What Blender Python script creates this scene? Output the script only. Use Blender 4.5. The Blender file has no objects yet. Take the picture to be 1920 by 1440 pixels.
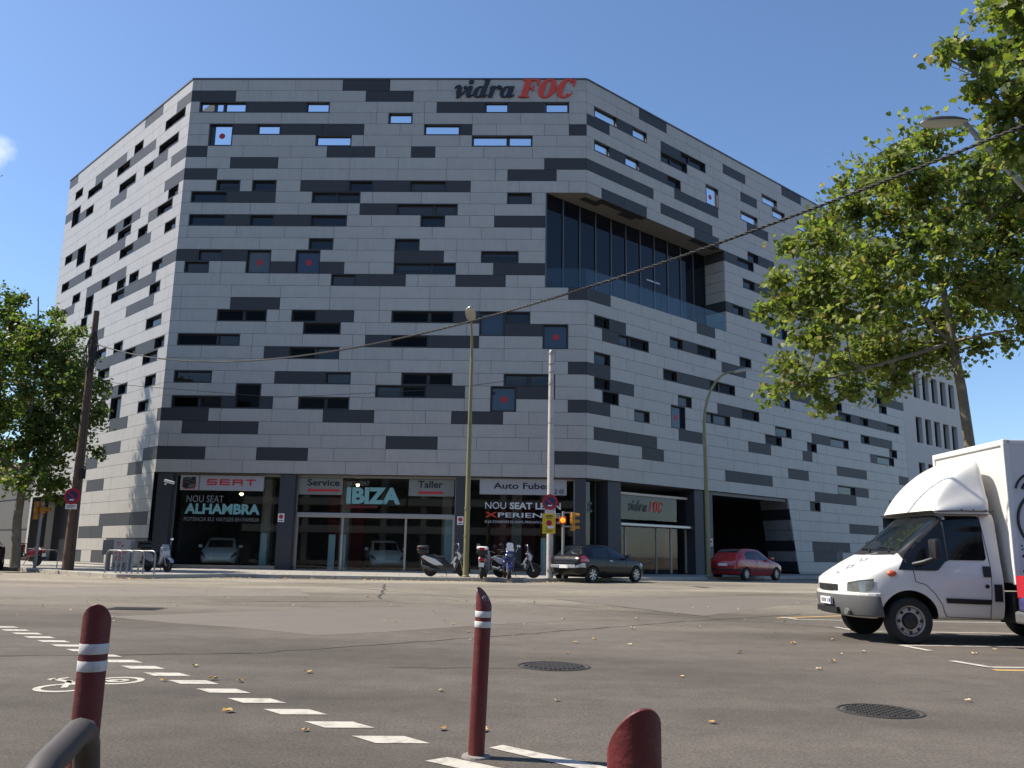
import bpy, bmesh, math, random
from mathutils import Vector, Matrix
random.seed(7)
PI = math.pi
scene = bpy.context.scene
COL = scene.collection

# ---------------------------------------------------------------- camera, sky, sun, exposure
cam_data = bpy.data.cameras.new('camera')
cam = bpy.data.objects.new('camera', cam_data)
COL.objects.link(cam)
cam.location = (0, 0, 1.15)
cam.matrix_world = Matrix.Translation((0, 0, 1.15)) @ Matrix.Rotation(PI/2 + 0.19536, 4, 'X') @ Matrix.Rotation(0.01716, 4, 'Z')
cam_data.sensor_width = 36.0
cam_data.lens = 1610/1920*36
cam_data.clip_start = 0.05
cam_data.clip_end = 3000
scene.camera = cam

SUN_EL = math.radians(50)
SUN_AZ = math.atan2(-0.990, 0.139)          # measured from +Y towards +X
sun_dir = Vector((math.sin(SUN_AZ)*math.cos(SUN_EL), math.cos(SUN_AZ)*math.cos(SUN_EL), math.sin(SUN_EL)))

world = bpy.data.worlds.new('World')
scene.world = world
world.use_nodes = True
nt = world.node_tree
nt.nodes.clear()
w_out = nt.nodes.new('ShaderNodeOutputWorld')
w_bg = nt.nodes.new('ShaderNodeBackground')
w_bg.inputs['Strength'].default_value = 0.114
sky = nt.nodes.new('ShaderNodeTexSky')
sky.sky_type = 'NISHITA'
sky.sun_disc = False
sky.sun_elevation = SUN_EL
sky.sun_rotation = SUN_AZ
sky.altitude = 20
sky.air_density = 1.0
sky.dust_density = 0.5
sky.ozone_density = 6.0
# one small cloud low on the left
tc = nt.nodes.new('ShaderNodeTexCoord')
dist = nt.nodes.new('ShaderNodeVectorMath'); dist.operation = 'DISTANCE'
dist.inputs[1].default_value = (-0.5035, 0.7795, 0.3727)
nz = nt.nodes.new('ShaderNodeTexNoise'); nz.inputs['Scale'].default_value = 30; nz.inputs['Detail'].default_value = 6
ad = nt.nodes.new('ShaderNodeMath'); ad.operation = 'MULTIPLY_ADD'
ad.inputs[1].default_value = -0.05
cr = nt.nodes.new('ShaderNodeMapRange')
cr.inputs['From Min'].default_value = -0.006; cr.inputs['From Max'].default_value = -0.026; cr.inputs['To Max'].default_value = 0.65
mx = nt.nodes.new('ShaderNodeMix'); mx.data_type = 'RGBA'
mx.inputs['B'].default_value = (7.0, 7.2, 7.6, 1)
nt.links.new(tc.outputs['Generated'], dist.inputs[0])
nt.links.new(tc.outputs['Generated'], nz.inputs['Vector'])
nt.links.new(nz.outputs['Fac'], ad.inputs[0])
nt.links.new(dist.outputs['Value'], ad.inputs[2])
nt.links.new(ad.outputs[0], cr.inputs['Value'])
nt.links.new(cr.outputs['Result'], mx.inputs['Factor'])
nt.links.new(sky.outputs['Color'], mx.inputs['A'])
nt.links.new(mx.outputs['Result'], w_bg.inputs['Color'])
nt.links.new(w_bg.outputs['Background'], w_out.inputs['Surface'])

sun_data = bpy.data.lights.new('sun', 'SUN')
sun_data.energy = 5.0
sun_data.angle = math.radians(0.5)
sun_data.color = (1.0, 0.92, 0.80)
sun = bpy.data.objects.new('sun', sun_data)
COL.objects.link(sun)
sun.rotation_euler = (-sun_dir).to_track_quat('-Z', 'Y').to_euler()

scene.render.engine = 'CYCLES'
scene.view_settings.view_transform = 'Standard'
scene.view_settings.look = 'None'
scene.view_settings.gamma = 1
scene.view_settings.use_curve_mapping = False
scene.view_settings.exposure = 0.65

# ---------------------------------------------------------------- materials
MATS = {}
def mat(name, col, rough=0.6, metal=0.0, spec=0.5, vary=0.0, noise=0.0, nscale=6.0, bump=0.0, bscale=60.0, coat=0.0, dirt=None, streak=0.0):
    if name in MATS: return MATS[name]
    m = bpy.data.materials.new(name); m.use_nodes = True
    n = m.node_tree; b = n.nodes['Principled BSDF']
    b.inputs['Base Color'].default_value = (*col, 1)
    b.inputs['Roughness'].default_value = rough
    b.inputs['Metallic'].default_value = metal
    b.inputs['Specular IOR Level'].default_value = spec
    b.inputs['Coat Weight'].default_value = coat
    b.inputs['Coat Roughness'].default_value = 0.06
    last = None
    co = n.nodes.new('ShaderNodeTexCoord')
    def mul(src_val, lo, hi, prev):
        r = n.nodes.new('ShaderNodeMapRange'); r.inputs['To Min'].default_value = lo; r.inputs['To Max'].default_value = hi
        n.links.new(src_val, r.inputs['Value'])
        h = n.nodes.new('ShaderNodeHueSaturation')
        if prev is None: h.inputs['Color'].default_value = (*col, 1)
        else: n.links.new(prev, h.inputs['Color'])
        n.links.new(r.outputs['Result'], h.inputs['Value'])
        return h.outputs['Color']
    if vary:
        oi = n.nodes.new('ShaderNodeObjectInfo'); last = mul(oi.outputs['Random'], 1-vary, 1+vary, last)
    if noise:
        t = n.nodes.new('ShaderNodeTexNoise'); t.inputs['Scale'].default_value = nscale; t.inputs['Detail'].default_value = 8; t.inputs['Roughness'].default_value = 0.65
        n.links.new(co.outputs['Object'], t.inputs['Vector'])
        last = mul(t.outputs['Fac'], 1-noise, 1+noise, last)
    if streak:
        mp = n.nodes.new('ShaderNodeMapping'); mp.inputs['Scale'].default_value = (7, 7, .5); n.links.new(co.outputs['Object'], mp.inputs['Vector'])
        va = n.nodes.new('ShaderNodeVectorMath'); oi2 = n.nodes.new('ShaderNodeObjectInfo'); n.links.new(mp.outputs['Vector'], va.inputs[0]); n.links.new(oi2.outputs['Location'], va.inputs[1])
        t = n.nodes.new('ShaderNodeTexNoise'); t.inputs['Scale'].default_value = 1.0; t.inputs['Detail'].default_value = 5
        n.links.new(va.outputs[0], t.inputs['Vector']); last = mul(t.outputs['Fac'], 1-streak, 1+streak, last)
    if dirt:
        dcol, dscale, amt = dirt
        t = n.nodes.new('ShaderNodeTexNoise'); t.inputs['Scale'].default_value = dscale; t.inputs['Detail'].default_value = 9; t.inputs['Roughness'].default_value = 0.7
        n.links.new(co.outputs['Object'], t.inputs['Vector'])
        r = n.nodes.new('ShaderNodeMapRange'); r.inputs['From Min'].default_value = 0.50; r.inputs['From Max'].default_value = 0.70; r.inputs['To Max'].default_value = amt
        n.links.new(t.outputs['Fac'], r.inputs['Value'])
        x = n.nodes.new('ShaderNodeMix'); x.data_type = 'RGBA'
        x.inputs['B'].default_value = (*dcol, 1)
        if last is None: x.inputs['A'].default_value = (*col, 1)
        else: n.links.new(last, x.inputs['A'])
        n.links.new(r.outputs['Result'], x.inputs['Factor'])
        last = x.outputs['Result']
    if last is not None: n.links.new(last, b.inputs['Base Color'])
    if bump:
        t = n.nodes.new('ShaderNodeTexNoise'); t.inputs['Scale'].default_value = bscale; t.inputs['Detail'].default_value = 6
        n.links.new(co.outputs['Object'], t.inputs['Vector'])
        bp = n.nodes.new('ShaderNodeBump'); bp.inputs['Strength'].default_value = bump; bp.inputs['Distance'].default_value = 0.01
        n.links.new(t.outputs['Fac'], bp.inputs['Height']); n.links.new(bp.outputs['Normal'], b.inputs['Normal'])
    MATS[name] = m
    return m
def emat(name, col, strength):
    m = mat(name, col); b = m.node_tree.nodes['Principled BSDF']
    b.inputs['Emission Color'].default_value = (*col, 1); b.inputs['Emission Strength'].default_value = strength
    return m
def thin_glass(name, tint, rough=0.0, ior=1.5):
    m = bpy.data.materials.new(name); m.use_nodes = True; n = m.node_tree; n.nodes.clear()
    o = n.nodes.new('ShaderNodeOutputMaterial'); t = n.nodes.new('ShaderNodeBsdfTransparent'); g = n.nodes.new('ShaderNodeBsdfGlossy')
    t.inputs['Color'].default_value = (*tint, 1); g.inputs['Roughness'].default_value = rough
    f = n.nodes.new('ShaderNodeFresnel'); f.inputs['IOR'].default_value = ior
    mu = n.nodes.new('ShaderNodeMath'); mu.operation = 'MULTIPLY'; mu.inputs[1].default_value = 1.35; mu.use_clamp = True
    gm = n.nodes.new('ShaderNodeNewGeometry'); fl = n.nodes.new('ShaderNodeMath'); fl.operation = 'SUBTRACT'; fl.inputs[0].default_value = 1.0; m2 = n.nodes.new('ShaderNodeMath'); m2.operation = 'MULTIPLY'
    n.links.new(gm.outputs['Backfacing'], fl.inputs[1]); n.links.new(mu.outputs[0], m2.inputs[0]); n.links.new(fl.outputs[0], m2.inputs[1])
    x = n.nodes.new('ShaderNodeMixShader')
    n.links.new(f.outputs[0], mu.inputs[0]); n.links.new(m2.outputs[0], x.inputs[0]); n.links.new(t.outputs[0], x.inputs[1]); n.links.new(g.outputs[0], x.inputs[2]); n.links.new(x.outputs[0], o.inputs['Surface'])
    return m

M_LIGHT = mat('light cladding', (0.375, 0.354, 0.326), 0.42, spec=.55, vary=0.045, streak=.09, noise=0.05, nscale=3, bump=0.15, bscale=90, dirt=((0.235, 0.23, 0.22), 1.2, 0.35))
M_DARK = mat('dark cladding', (0.040, 0.041, 0.045), 0.52, spec=0.32, vary=0.06, noise=0.08, nscale=3, bump=0.1, bscale=90)
M_BACK = mat('black backing', (0.02, 0.02, 0.022), 0.8)
M_REVEAL = mat('window metal', (0.022, 0.022, 0.024), 0.5, noise=0.1)
M_COPING = mat('coping metal', (0.10, 0.10, 0.105), 0.5, metal=0.4, noise=0.1)
M_PANE = {
 'B': mat('black window glass', (0.002, 0.002, 0.003), 0.04, spec=0.08),
 'W': mat('navy window glass', (0.008, 0.011, 0.02), 0.03, spec=0.45),
 'G': mat('grey blind and reflection glass', (0.038, 0.037, 0.036), 0.05, spec=0.5, noise=0.3, nscale=1.5),  # grey blotchy base colour: blinds, and a painted reflection on some panes
 'P': mat('pale painted reflection glass', (0.075, 0.078, 0.080), 0.04, spec=.6, noise=.25, nscale=1.2),  # cloud reflection painted in as a pale, blotchy base colour
 'H': mat('blue fire window glass', (0.014, 0.026, 0.055), 0.03, spec=0.7),
 'S': thin_glass('clear parapet glass', (0.92, 0.94, 0.96))}
M_PANE['T'] = M_PANE['H']
M_TINT = thin_glass('tinted window glass', (0.55, 0.57, 0.60))
M_BLIND = mat('grey roller blind', (0.17, 0.165, 0.155), .8, vary=.25, noise=.06)
M_CURTAIN = mat('navy curtain wall glass', (0.004, 0.006, 0.012), .03, spec=.3)
M_RED = mat('red dot vinyl', (0.42, 0.012, 0.018), 0.45)
M_SHOP = thin_glass('shop glass', (0.84, 0.87, 0.855))
M_BALC = thin_glass('balustrade glass', (0.70, 0.85, 0.90))
M_COLUMN = mat('painted column', (0.040, 0.042, 0.048), 0.55, noise=0.12)
M_STEEL = mat('brushed steel', (0.42, 0.40, 0.37), 0.35, metal=0.9, noise=0.1)
M_DGREY = mat('dark grey metal', (0.05, 0.05, 0.052), 0.5, noise=0.1)
M_SIGN = mat('light grey sign board', (0.36, 0.36, 0.38), 0.45, noise=0.05)
M_SIGNB = mat('grey green sign panel', (0.20, 0.22, 0.20), 0.5, noise=0.05)  # plain grey green board colour
M_BLACK = mat('black plastic', (0.015, 0.015, 0.016), 0.45, noise=0.1)
M_RUBBER = mat('tyre rubber', (0.018, 0.018, 0.018), 0.85, noise=0.2, nscale=20)
M_ALLOY = mat('alloy wheel', (0.50, 0.49, 0.47), 0.35, metal=0.7, noise=0.08)
M_CHROME = mat('chrome', (0.75, 0.75, 0.75), 0.12, metal=1.0)
M_CARGLASS = mat('tinted car glass', (0.012, 0.016, 0.020), 0.03, spec=0.6)
M_WHITEVINYL = mat('white vinyl', (0.62, 0.63, 0.64), 0.5, noise=0.04)
M_TEAL = mat('pale teal vinyl', (0.20, 0.42, 0.42), 0.5, noise=0.04)
M_GREYVINYL = mat('grey vinyl', (0.20, 0.22, 0.22), 0.5)
M_REDSIGN = mat('red sign paint', (0.50, 0.02, 0.025), 0.45)
M_FOC = mat('orange red letter face', (0.62, 0.05, 0.022), 0.4, noise=0.05)
M_INK = mat('black letter face', (0.012, 0.012, 0.016), 0.4)
M_YELLOW = mat('yellow signal paint', (0.50, 0.22, 0.02), 0.5, noise=0.08)
M_YSIGN = mat('yellow sign', (0.62, 0.46, 0.03), 0.5, noise=0.05)
M_BLUE = mat('sign blue', (0.03, 0.05, 0.16), 0.45)
M_WHITE = mat('white sign paint', (0.75, 0.75, 0.74), 0.5, noise=0.03)

# ---------------------------------------------------------------- mesh helpers
class MB:
    def __init__(self): self.v = []; self.f = []; self.mi = []
    def add(self, vs, fs, k=0):
        o = len(self.v); self.v += [tuple(v) for v in vs]
        self.f += [tuple(i+o for i in f) for f in fs]; self.mi += [k]*len(fs); return self
    def box(self, x0, x1, y0, y1, z0, z1, k=0, M=None):
        vs = [Vector(p) for p in ((x0,y0,z0),(x1,y0,z0),(x1,y1,z0),(x0,y1,z0),(x0,y0,z1),(x1,y0,z1),(x1,y1,z1),(x0,y1,z1))]
        if M is not None: vs = [M @ p for p in vs]
        return self.add(vs, [(0,3,2,1),(4,5,6,7),(0,1,5,4),(1,2,6,5),(2,3,7,6),(3,0,4,7)], k)
    def tube(self, pts, r, n=8, k=0, cap=True):
        pts = [Vector(p) for p in pts]; rs = r if isinstance(r, (list, tuple)) else [r]*len(pts)
        vs = []; up0 = None
        for i, p in enumerate(pts):
            d = (pts[min(i+1, len(pts)-1)] - pts[max(i-1, 0)])
            d = d.normalized() if d.length > 1e-9 else Vector((0, 0, 1))
            if up0 is None: up0 = Vector((1, 0, 0)) if abs(d.x) < 0.9 else Vector((0, 1, 0))
            a = (up0 - d*up0.dot(d)).normalized(); b = d.cross(a); up0 = a
            for j in range(n):
                t = 2*PI*j/n; vs.append(p + (a*math.cos(t) + b*math.sin(t))*rs[i])
        fs = []
        for i in range(len(pts)-1):
            for j in range(n):
                fs.append((i*n+j, i*n+(j+1) % n, (i+1)*n+(j+1) % n, (i+1)*n+j))
        if cap: fs.append(tuple(range(n-1, -1, -1))); fs.append(tuple((len(pts)-1)*n+j for j in range(n)))
        return self.add(vs, fs, k)
    def lathe(self, prof, n=24, M=None, k=0):      # prof: (radius, z) about local z
        vs = []
        for r, z in prof:
            for j in range(n):
                t = 2*PI*j/n; vs.append(Vector((r*math.cos(t), r*math.sin(t), z)))
        if M is not None: vs = [M @ p for p in vs]
        fs = []
        for i in range(len(prof)-1):
            for j in range(n): fs.append((i*n+j, i*n+(j+1) % n, (i+1)*n+(j+1) % n, (i+1)*n+j))
        fs.append(tuple(range(n-1, -1, -1))); fs.append(tuple((len(prof)-1)*n+j for j in range(n)))
        return self.add(vs, fs, k)
    def prism(self, poly, a, b, fn, k=0):          # poly of (p,q), extruded from a to b; fn(p,q,t) -> xyz
        n = len(poly)
        vs = [fn(p, q, a) for p, q in poly] + [fn(p, q, b) for p, q in poly]
        fs = [tuple(range(n-1, -1, -1)), tuple(range(n, 2*n))] + [(i, (i+1) % n, n+(i+1) % n, n+i) for i in range(n)]
        return self.add(vs, fs, k)
    def mesh(self, name, mats, smooth=None, bevel=0.0, segs=2):
        me = bpy.data.meshes.new(name); me.from_pydata(self.v, [], self.f)
        for m in (mats if isinstance(mats, (list, tuple)) else [mats]): me.materials.append(m)
        me.polygons.foreach_set('material_index', self.mi)
        bm = bmesh.new(); bm.from_mesh(me)
        bmesh.ops.recalc_face_normals(bm, faces=bm.faces)
        if bevel:
            es = [e for e in bm.edges if len(e.link_faces) == 2 and e.calc_face_angle(0) > 0.6]
            bmesh.ops.bevel(bm, geom=es, offset=bevel, segments=segs, affect='EDGES', profile=0.5, clamp_overlap=True)
        bm.to_mesh(me); bm.free()
        if smooth:
            me.polygons.foreach_set('use_smooth', [True]*len(me.polygons))
            me.set_sharp_from_angle(angle=math.radians(smooth))
        me.update(); return me
    def build(self, name, mats, parent=None, smooth=None, bevel=0.0, loc=(0,0,0), rotz=0.0, segs=2):
        o = bpy.data.objects.new(name, self.mesh(name, mats, smooth, bevel, segs)); COL.objects.link(o)
        if parent is not None: o.parent = parent
        o.location = loc; o.rotation_euler = (0, 0, rotz); return o

def link_mesh(name, me, parent=None, loc=(0,0,0), rotz=0.0):
    o = bpy.data.objects.new(name, me); COL.objects.link(o)
    if parent is not None: o.parent = parent
    o.location = loc; o.rotation_euler = (0, 0, rotz); return o
def tag(o, label=None, cat=None, group=None, kind=None):
    if label: o['label'] = label
    if cat: o['category'] = cat
    if group: o['group'] = group
    if kind: o['kind'] = kind
    return o
def thing(name, label, cat, loc=(0,0,0), rotz=0.0, group=None):
    o = bpy.data.objects.new(name, None); o.empty_display_size = 0.3; COL.objects.link(o)
    o.location = loc; o.rotation_euler = (0, 0, rotz); return tag(o, label, cat, group)
def copy_tree(o, parent=None):
    kids = list(o.children); c = o.copy(); COL.objects.link(c)
    if parent is not None: c.parent = parent
    for ch in kids: copy_tree(ch, c)
    return c
def text_mesh(name, body, size, material, extrude=0.004, offset=0.0, shear=0.0, width=None, height=None):
    cu = bpy.data.curves.new(name, 'FONT'); cu.body = body; cu.size = size; cu.extrude = extrude; cu.offset = offset; cu.shear = shear
    cu.resolution_u = 3
    o = bpy.data.objects.new(name, cu); COL.objects.link(o)
    bpy.context.view_layer.update()
    me = bpy.data.meshes.new_from_object(o.evaluated_get(bpy.context.evaluated_depsgraph_get()))
    bpy.data.objects.remove(o); bpy.data.curves.remove(cu)
    xs = [v.co.x for v in me.vertices]; ys = [v.co.y for v in me.vertices]
    x0, x1, y0, y1 = min(xs), max(xs), min(ys), max(ys)
    sx = width/(x1-x0) if width else 1; sy = height/(y1-y0) if height else (sx if width else 1)
    if height and not width: sx = sy
    for v in me.vertices: v.co = Vector(((v.co.x-x0)*sx, -v.co.z, (v.co.y-y0)*sy))     # upright, facing -y
    me.materials.clear(); me.materials.append(material); me.name = name
    return me

def gz(y):                                           # the road rises about 10 cm towards the building
    t = min(1, max(0, (y-15)/19)); return 0.1*t*t*(3-2*t)
KZ = 0.23                                            # pavement level

# ---------------------------------------------------------------- road and pavements
def road_material():
    m = bpy.data.materials.new('asphalt'); m.use_nodes = True; n = m.node_tree; b = n.nodes['Principled BSDF']
    co = n.nodes.new('ShaderNodeTexCoord')
    def noise(scale, detail=8, rough=0.6, vec=None):
        t = n.nodes.new('ShaderNodeTexNoise'); t.inputs['Scale'].default_value = scale; t.inputs['Detail'].default_value = detail; t.inputs['Roughness'].default_value = rough
        n.links.new(vec or co.outputs['Object'], t.inputs['Vector']); return t.outputs['Fac']
    def rng(v, a, c, lo, hi):
        r = n.nodes.new('ShaderNodeMapRange'); r.inputs['From Min'].default_value = a; r.inputs['From Max'].default_value = c
        r.inputs['To Min'].default_value = lo; r.inputs['To Max'].default_value = hi; n.links.new(v, r.inputs['Value']); return r.outputs['Result']
    mp = n.nodes.new('ShaderNodeMapping'); mp.inputs['Scale'].default_value = (0.25, 1.0, 1); mp.inputs['Rotation'].default_value = (0, 0, 0.12)
    n.links.new(co.outputs['Object'], mp.inputs['Vector'])
    streak = rng(noise(0.32, 6, 0.6, mp.outputs['Vector']), 0.35, 0.68, 0.66, 1.2)
    patch = rng(noise(0.11, 4, 0.5), 0.4, 0.62, 0.86, 1.12)
    grain = rng(noise(48, 6, 0.8), 0.36, 0.64, 0.58, 1.42)
    mott = rng(noise(2.2, 10, 0.8), 0.3, 0.7, 0.78, 1.2)
    vo = n.nodes.new('ShaderNodeTexVoronoi'); vo.inputs['Scale'].default_value = 55; n.links.new(co.outputs['Object'], vo.inputs['Vector'])
    pits = rng(vo.outputs['Distance'], 0.02, 0.25, 0.62, 1.0)
    def mul(a, c):
        x = n.nodes.new('ShaderNodeMath'); x.operation = 'MULTIPLY'; n.links.new(a, x.inputs[0]); n.links.new(c, x.inputs[1]); return x.outputs[0]
    v = mul(mul(mul(streak, patch), mul(grain, mott)), pits)
    sep = n.nodes.new('ShaderNodeSeparateXYZ'); n.links.new(co.outputs['Object'], sep.inputs[0])
    far = rng(sep.outputs['Y'], 12, 30, 0.0, 1.0)                 # paler with distance: grazing-light brightening put into the colour
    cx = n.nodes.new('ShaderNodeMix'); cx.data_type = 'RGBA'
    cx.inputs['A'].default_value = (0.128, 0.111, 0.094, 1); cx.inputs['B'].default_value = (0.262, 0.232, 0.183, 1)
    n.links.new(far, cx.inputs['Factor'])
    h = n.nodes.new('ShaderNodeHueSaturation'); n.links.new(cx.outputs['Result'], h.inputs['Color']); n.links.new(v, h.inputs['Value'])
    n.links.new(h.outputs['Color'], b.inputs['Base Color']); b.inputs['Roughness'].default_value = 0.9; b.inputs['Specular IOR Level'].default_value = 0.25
    bp = n.nodes.new('ShaderNodeBump'); bp.inputs['Strength'].default_value = 0.55; bp.inputs['Distance'].default_value = 0.008
    n.links.new(mul(grain, pits), bp.inputs['Height']); n.links.new(bp.outputs['Normal'], b.inputs['Normal'])
    return m
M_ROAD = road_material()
M_PAVE = mat('pavement slabs', (0.30, 0.28, 0.25), 0.85, noise=0.15, nscale=2.5, bump=0.3, bscale=40, dirt=((0.16, 0.145, 0.12), 0.8, 0.7))
M_KERB = mat('kerb granite', (0.36, 0.34, 0.30), 0.8, vary=0.12, noise=0.15, nscale=12, bump=0.3, bscale=50)
M_PAINT = mat('white road paint', (0.46, 0.43, 0.37), 0.8, noise=0.14, nscale=9, dirt=((0.20, 0.175, 0.15), 7.0, 0.95))
M_YPAINT = mat('yellow road paint', (0.55, 0.34, 0.10), 0.7, noise=0.15, nscale=9, dirt=((0.22, 0.19, 0.15), 5.0, 0.8))
M_CRACK = mat('tar filled crack', (0.045, 0.041, 0.037), 0.9, noise=0.3, nscale=10)
M_IRON = mat('cast iron', (0.055, 0.052, 0.048), 0.6, metal=0.3, noise=0.25, nscale=18)

mb = MB()
ys = [-250, -60, -20, 0, 8, 12, 15, 16.5, 18, 20, 22, 24, 26, 28, 30, 32, 34, 40, 60, 120, 400, 900]
for i, y in enumerate(ys):
    for x in (-900, 900): mb.v.append((x, y, gz(y)))
for i in range(len(ys)-1): mb.f.append((2*i, 2*i+1, 2*i+3, 2*i+2)); mb.mi.append(0)
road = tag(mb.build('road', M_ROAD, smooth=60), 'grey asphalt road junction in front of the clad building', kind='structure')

def sheet(name, poly, material, lift=0.004, parent=road):
    m = MB(); m.add([(x, y, gz(y)+lift) for x, y in poly], [tuple(range(len(poly)))])
    return m.build(name, material, parent)
def strip(name, pts, w, material, lift=0.004, parent=road):
    m = MB(); vs = []
    for i, p in enumerate(pts):
        a = Vector(pts[max(0, i-1)]); c = Vector(pts[min(len(pts)-1, i+1)]); d = (c-a).normalized(); nrm = Vector((-d.y, d.x))
        ww = w*(0.6+0.8*random.random()) if material is M_CRACK else w
        for s in (-1, 1):
            q = Vector(p)+nrm*ww*0.5*s; vs.append((q.x, q.y, gz(q.y)+lift))
    m.add(vs, [(2*i, 2*i+1, 2*i+3, 2*i+2) for i in range(len(pts)-1)]); return m.build(name, material, parent)
def wander(a, b, n, amp):
    out = []
    for i in range(n+1):
        t = i/n; out.append((a[0]+(b[0]-a[0])*t+random.uniform(-amp, amp), a[1]+(b[1]-a[1])*t+random.uniform(-amp, amp)))
    return out
# bicycle lane edge dashes
d0 = Vector((-0.72, 5.68)); d1 = Vector((-7.2, 12.75))
dd = (d1-d0); L = dd.length; dd.normalize()
across = Vector((1, 0.06)).normalized()
NDASH = 17
for i in range(NDASH):
    c = d0 + dd*(i*L/(NDASH-1)); e = dd*0.135; a = across*0.165
    q = [c-a-e, c+a-e, c+a+e, c-a+e]
    sheet('lane_dash', [(p.x, p.y) for p in q], M_PAINT)
# stop line pieces either side of the bollard
sheet('stop_line', [(-0.45, 5.14), (-0.33, 5.24), (0.16, 4.86), (0.05, 4.74)], M_PAINT)
sheet('stop_line', [(-0.10, 5.50), (-0.02, 5.58), (0.95, 4.72), (0.85, 4.60)], M_PAINT)
# bicycle symbol
bike = MB()
def ring2(cx, cy, r, w, n=22, a0=0.0, a1=2*PI, sx=1.0):
    vs = []; 
    for i in range(n+1):
        t = a0+(a1-a0)*i/n
        for q in (r-w/2, r+w/2): vs.append((cx+math.cos(t)*q*sx, cy+math.sin(t)*q, 0.004))
    bike.add(vs, [(2*i, 2*i+1, 2*i+3, 2*i+2) for i in range(n)])
ring2(-3.66, 7.46, 0.20, 0.06, a0=0.9, a1=6.0); ring2(-3.41, 7.90, 0.19, 0.06)
ring2(-3.41, 7.90, 0.07, 0.05)
def bar2(a, b, w):
    a = Vector(a); b = Vector(b); d = (b-a).normalized(); nn = Vector((-d.y, d.x))*w/2
    bike.add([(p.x, p.y, 0.0045) for p in (a-nn, b-nn, b+nn, a+nn)], [(0, 1, 2, 3)])
bar2((-4.02, 7.95), (-3.55, 7.62), 0.06); bar2((-3.66, 7.86), (-3.41, 7.90), 0.05); bar2((-3.66, 7.46), (-3.80, 7.84), 0.05); bar2((-4.0, 7.86), (-3.9, 8.02), 0.05)
bike.build('bicycle_symbol', M_PAINT, road)
# parking bays
for (a, b, w) in [((5.45, 12.33), (11.5, 12.55), 0.10), ((5.70, 14.62), (11.5, 14.75), 0.10), ((5.50, 17.05), (11.5, 17.15), 0.10), ((5.33, 9.98), (9.5, 10.06), 0.10)]:
    strip('parking_line', [a, b], w, M_PAINT)
for (a, b) in [((5.42, 12.30), (5.50, 11.62)), ((5.66, 15.35), (5.74, 14.62)), ((5.44, 17.6), (5.56, 17.0)), ((5.22, 10.5), (5.36, 9.95))]:
    strip('parking_line', [a, b], 0.11, M_PAINT, lift=0.008)
strip('yellow_line', [(5.25, 17.35), (7.4, 18.6)], 0.12, M_YPAINT); strip('yellow_line', [(5.28, 9.72), (9.0, 9.74)], 0.11, M_YPAINT)
# resurfaced patches of asphalt, each a little lighter or darker than the rest
for nm, k, polys in (('dark asphalt patch', .86, [[(-2.6, 12.4), (1.3, 16.0), (-1.5, 19.4), (-6.8, 15.0)], [(3.9, 17.7), (8.5, 24), (5.5, 26.2), (1.4, 22.4)]]),
                     ('light asphalt patch', 1.05, [[(-16, 19), (-5, 22), (-6, 25.4), (-19, 23)], [(-4, 27.6), (6, 29.2), (5, 31.5), (-5, 30.4)]])):
    pm = mat(nm, (0.160*k, 0.140*k, 0.115*k), .92, noise=.24, nscale=16, bump=.5, bscale=45, dirt=((0.11, 0.096, 0.08), 1.1, .7))
    for P in polys:
        a_ = []
        for i in range(len(P)):
            q, r_ = P[i], P[(i+1) % len(P)]
            for t in (0, .2, .4, .6, .8): a_.append((q[0]+(r_[0]-q[0])*t+random.uniform(-.12, .12), q[1]+(r_[1]-q[1])*t+random.uniform(-.12, .12)))
        sheet('asphalt_patch', a_, pm, lift=.002)
# cracks and seams
for a, b, n, amp, w in [((-9, 8.6), (-2.84, 10.1), 20, .05, .03), ((-2.84, 10.12), (0.06, 12.86), 20, .05, .03), ((0.06, 12.86), (3.28, 16.17), 20, .05, .035), ((3.28, 16.17), (6.2, 18.6), 14, .05, .035),
                        ((-3.1, 21.4), (-4.1, 29.6), 20, .06, .07), ((1.2, 22.6), (3.9, 17.4), 16, .05, .04), ((-6.5, 19.4), (-2.6, 20.6), 16, .06, .06), ((-12, 24.5), (4, 27.5), 40, .08, .05),
                        ((4, 24), (14, 31), 30, .08, .05), ((-1.2, 9.1), (0.5, 9.2), 10, .03, .02)]:
    strip('road_crack', wander(a, b, n, amp), w, M_CRACK)
# manhole covers (things let into the road)
def round_cover(name, label, x, y, r, pattern):
    t = thing(name, label, 'manhole cover', (x, y, gz(y)))
    m = MB(); m.lathe([(r*1.04, -0.03), (r*1.04, 0.006), (r*0.98, 0.008), (r*0.97, -0.002), (r*0.90, -0.002)], 40); m.build('frame', M_IRON, t, smooth=30)
    m = MB(); m.lathe([(r*0.89, -0.03), (r*0.89, 0.006), (r*0.02, 0.006)], 40)
    n = 13 if pattern else 15; s = 2*r*0.85/n
    for i in range(n):
        for j in range(n):
            px, py = (i-n/2+.5)*s, (j-n/2+.5)*s
            if px*px+py*py < (r*0.82)**2:
                if pattern: m.box(px-s*.34, px+s*.34, py-s*.34, py+s*.34, 0.006, 0.014)
                else:
                    a = s*.42 if (i+j) % 2 else s*.16; bb = s*.16 if (i+j) % 2 else s*.42
                    m.box(px-a, px+a, py-bb, py+bb, 0.006, 0.013)
    m.build('lid', M_IRON, t)
round_cover('manhole_cover', 'round iron manhole cover in the road behind the middle red bollard', 0.49, 9.42, 0.37, True)
round_cover('manhole_cover', 'round iron manhole cover in the road at lower right, near the white truck', 2.90, 7.02, 0.31, False)
t = thing('drain_cover', 'flat rectangular iron drain cover on the road at left', 'drain cover', (-7.1, 16.9, gz(16.9)), 0.05)
m = MB(); m.box(-0.5, 0.5, -0.35, 0.35, -0.02, 0.006); m.build('frame', M_IRON, t)
m = MB()
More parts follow.
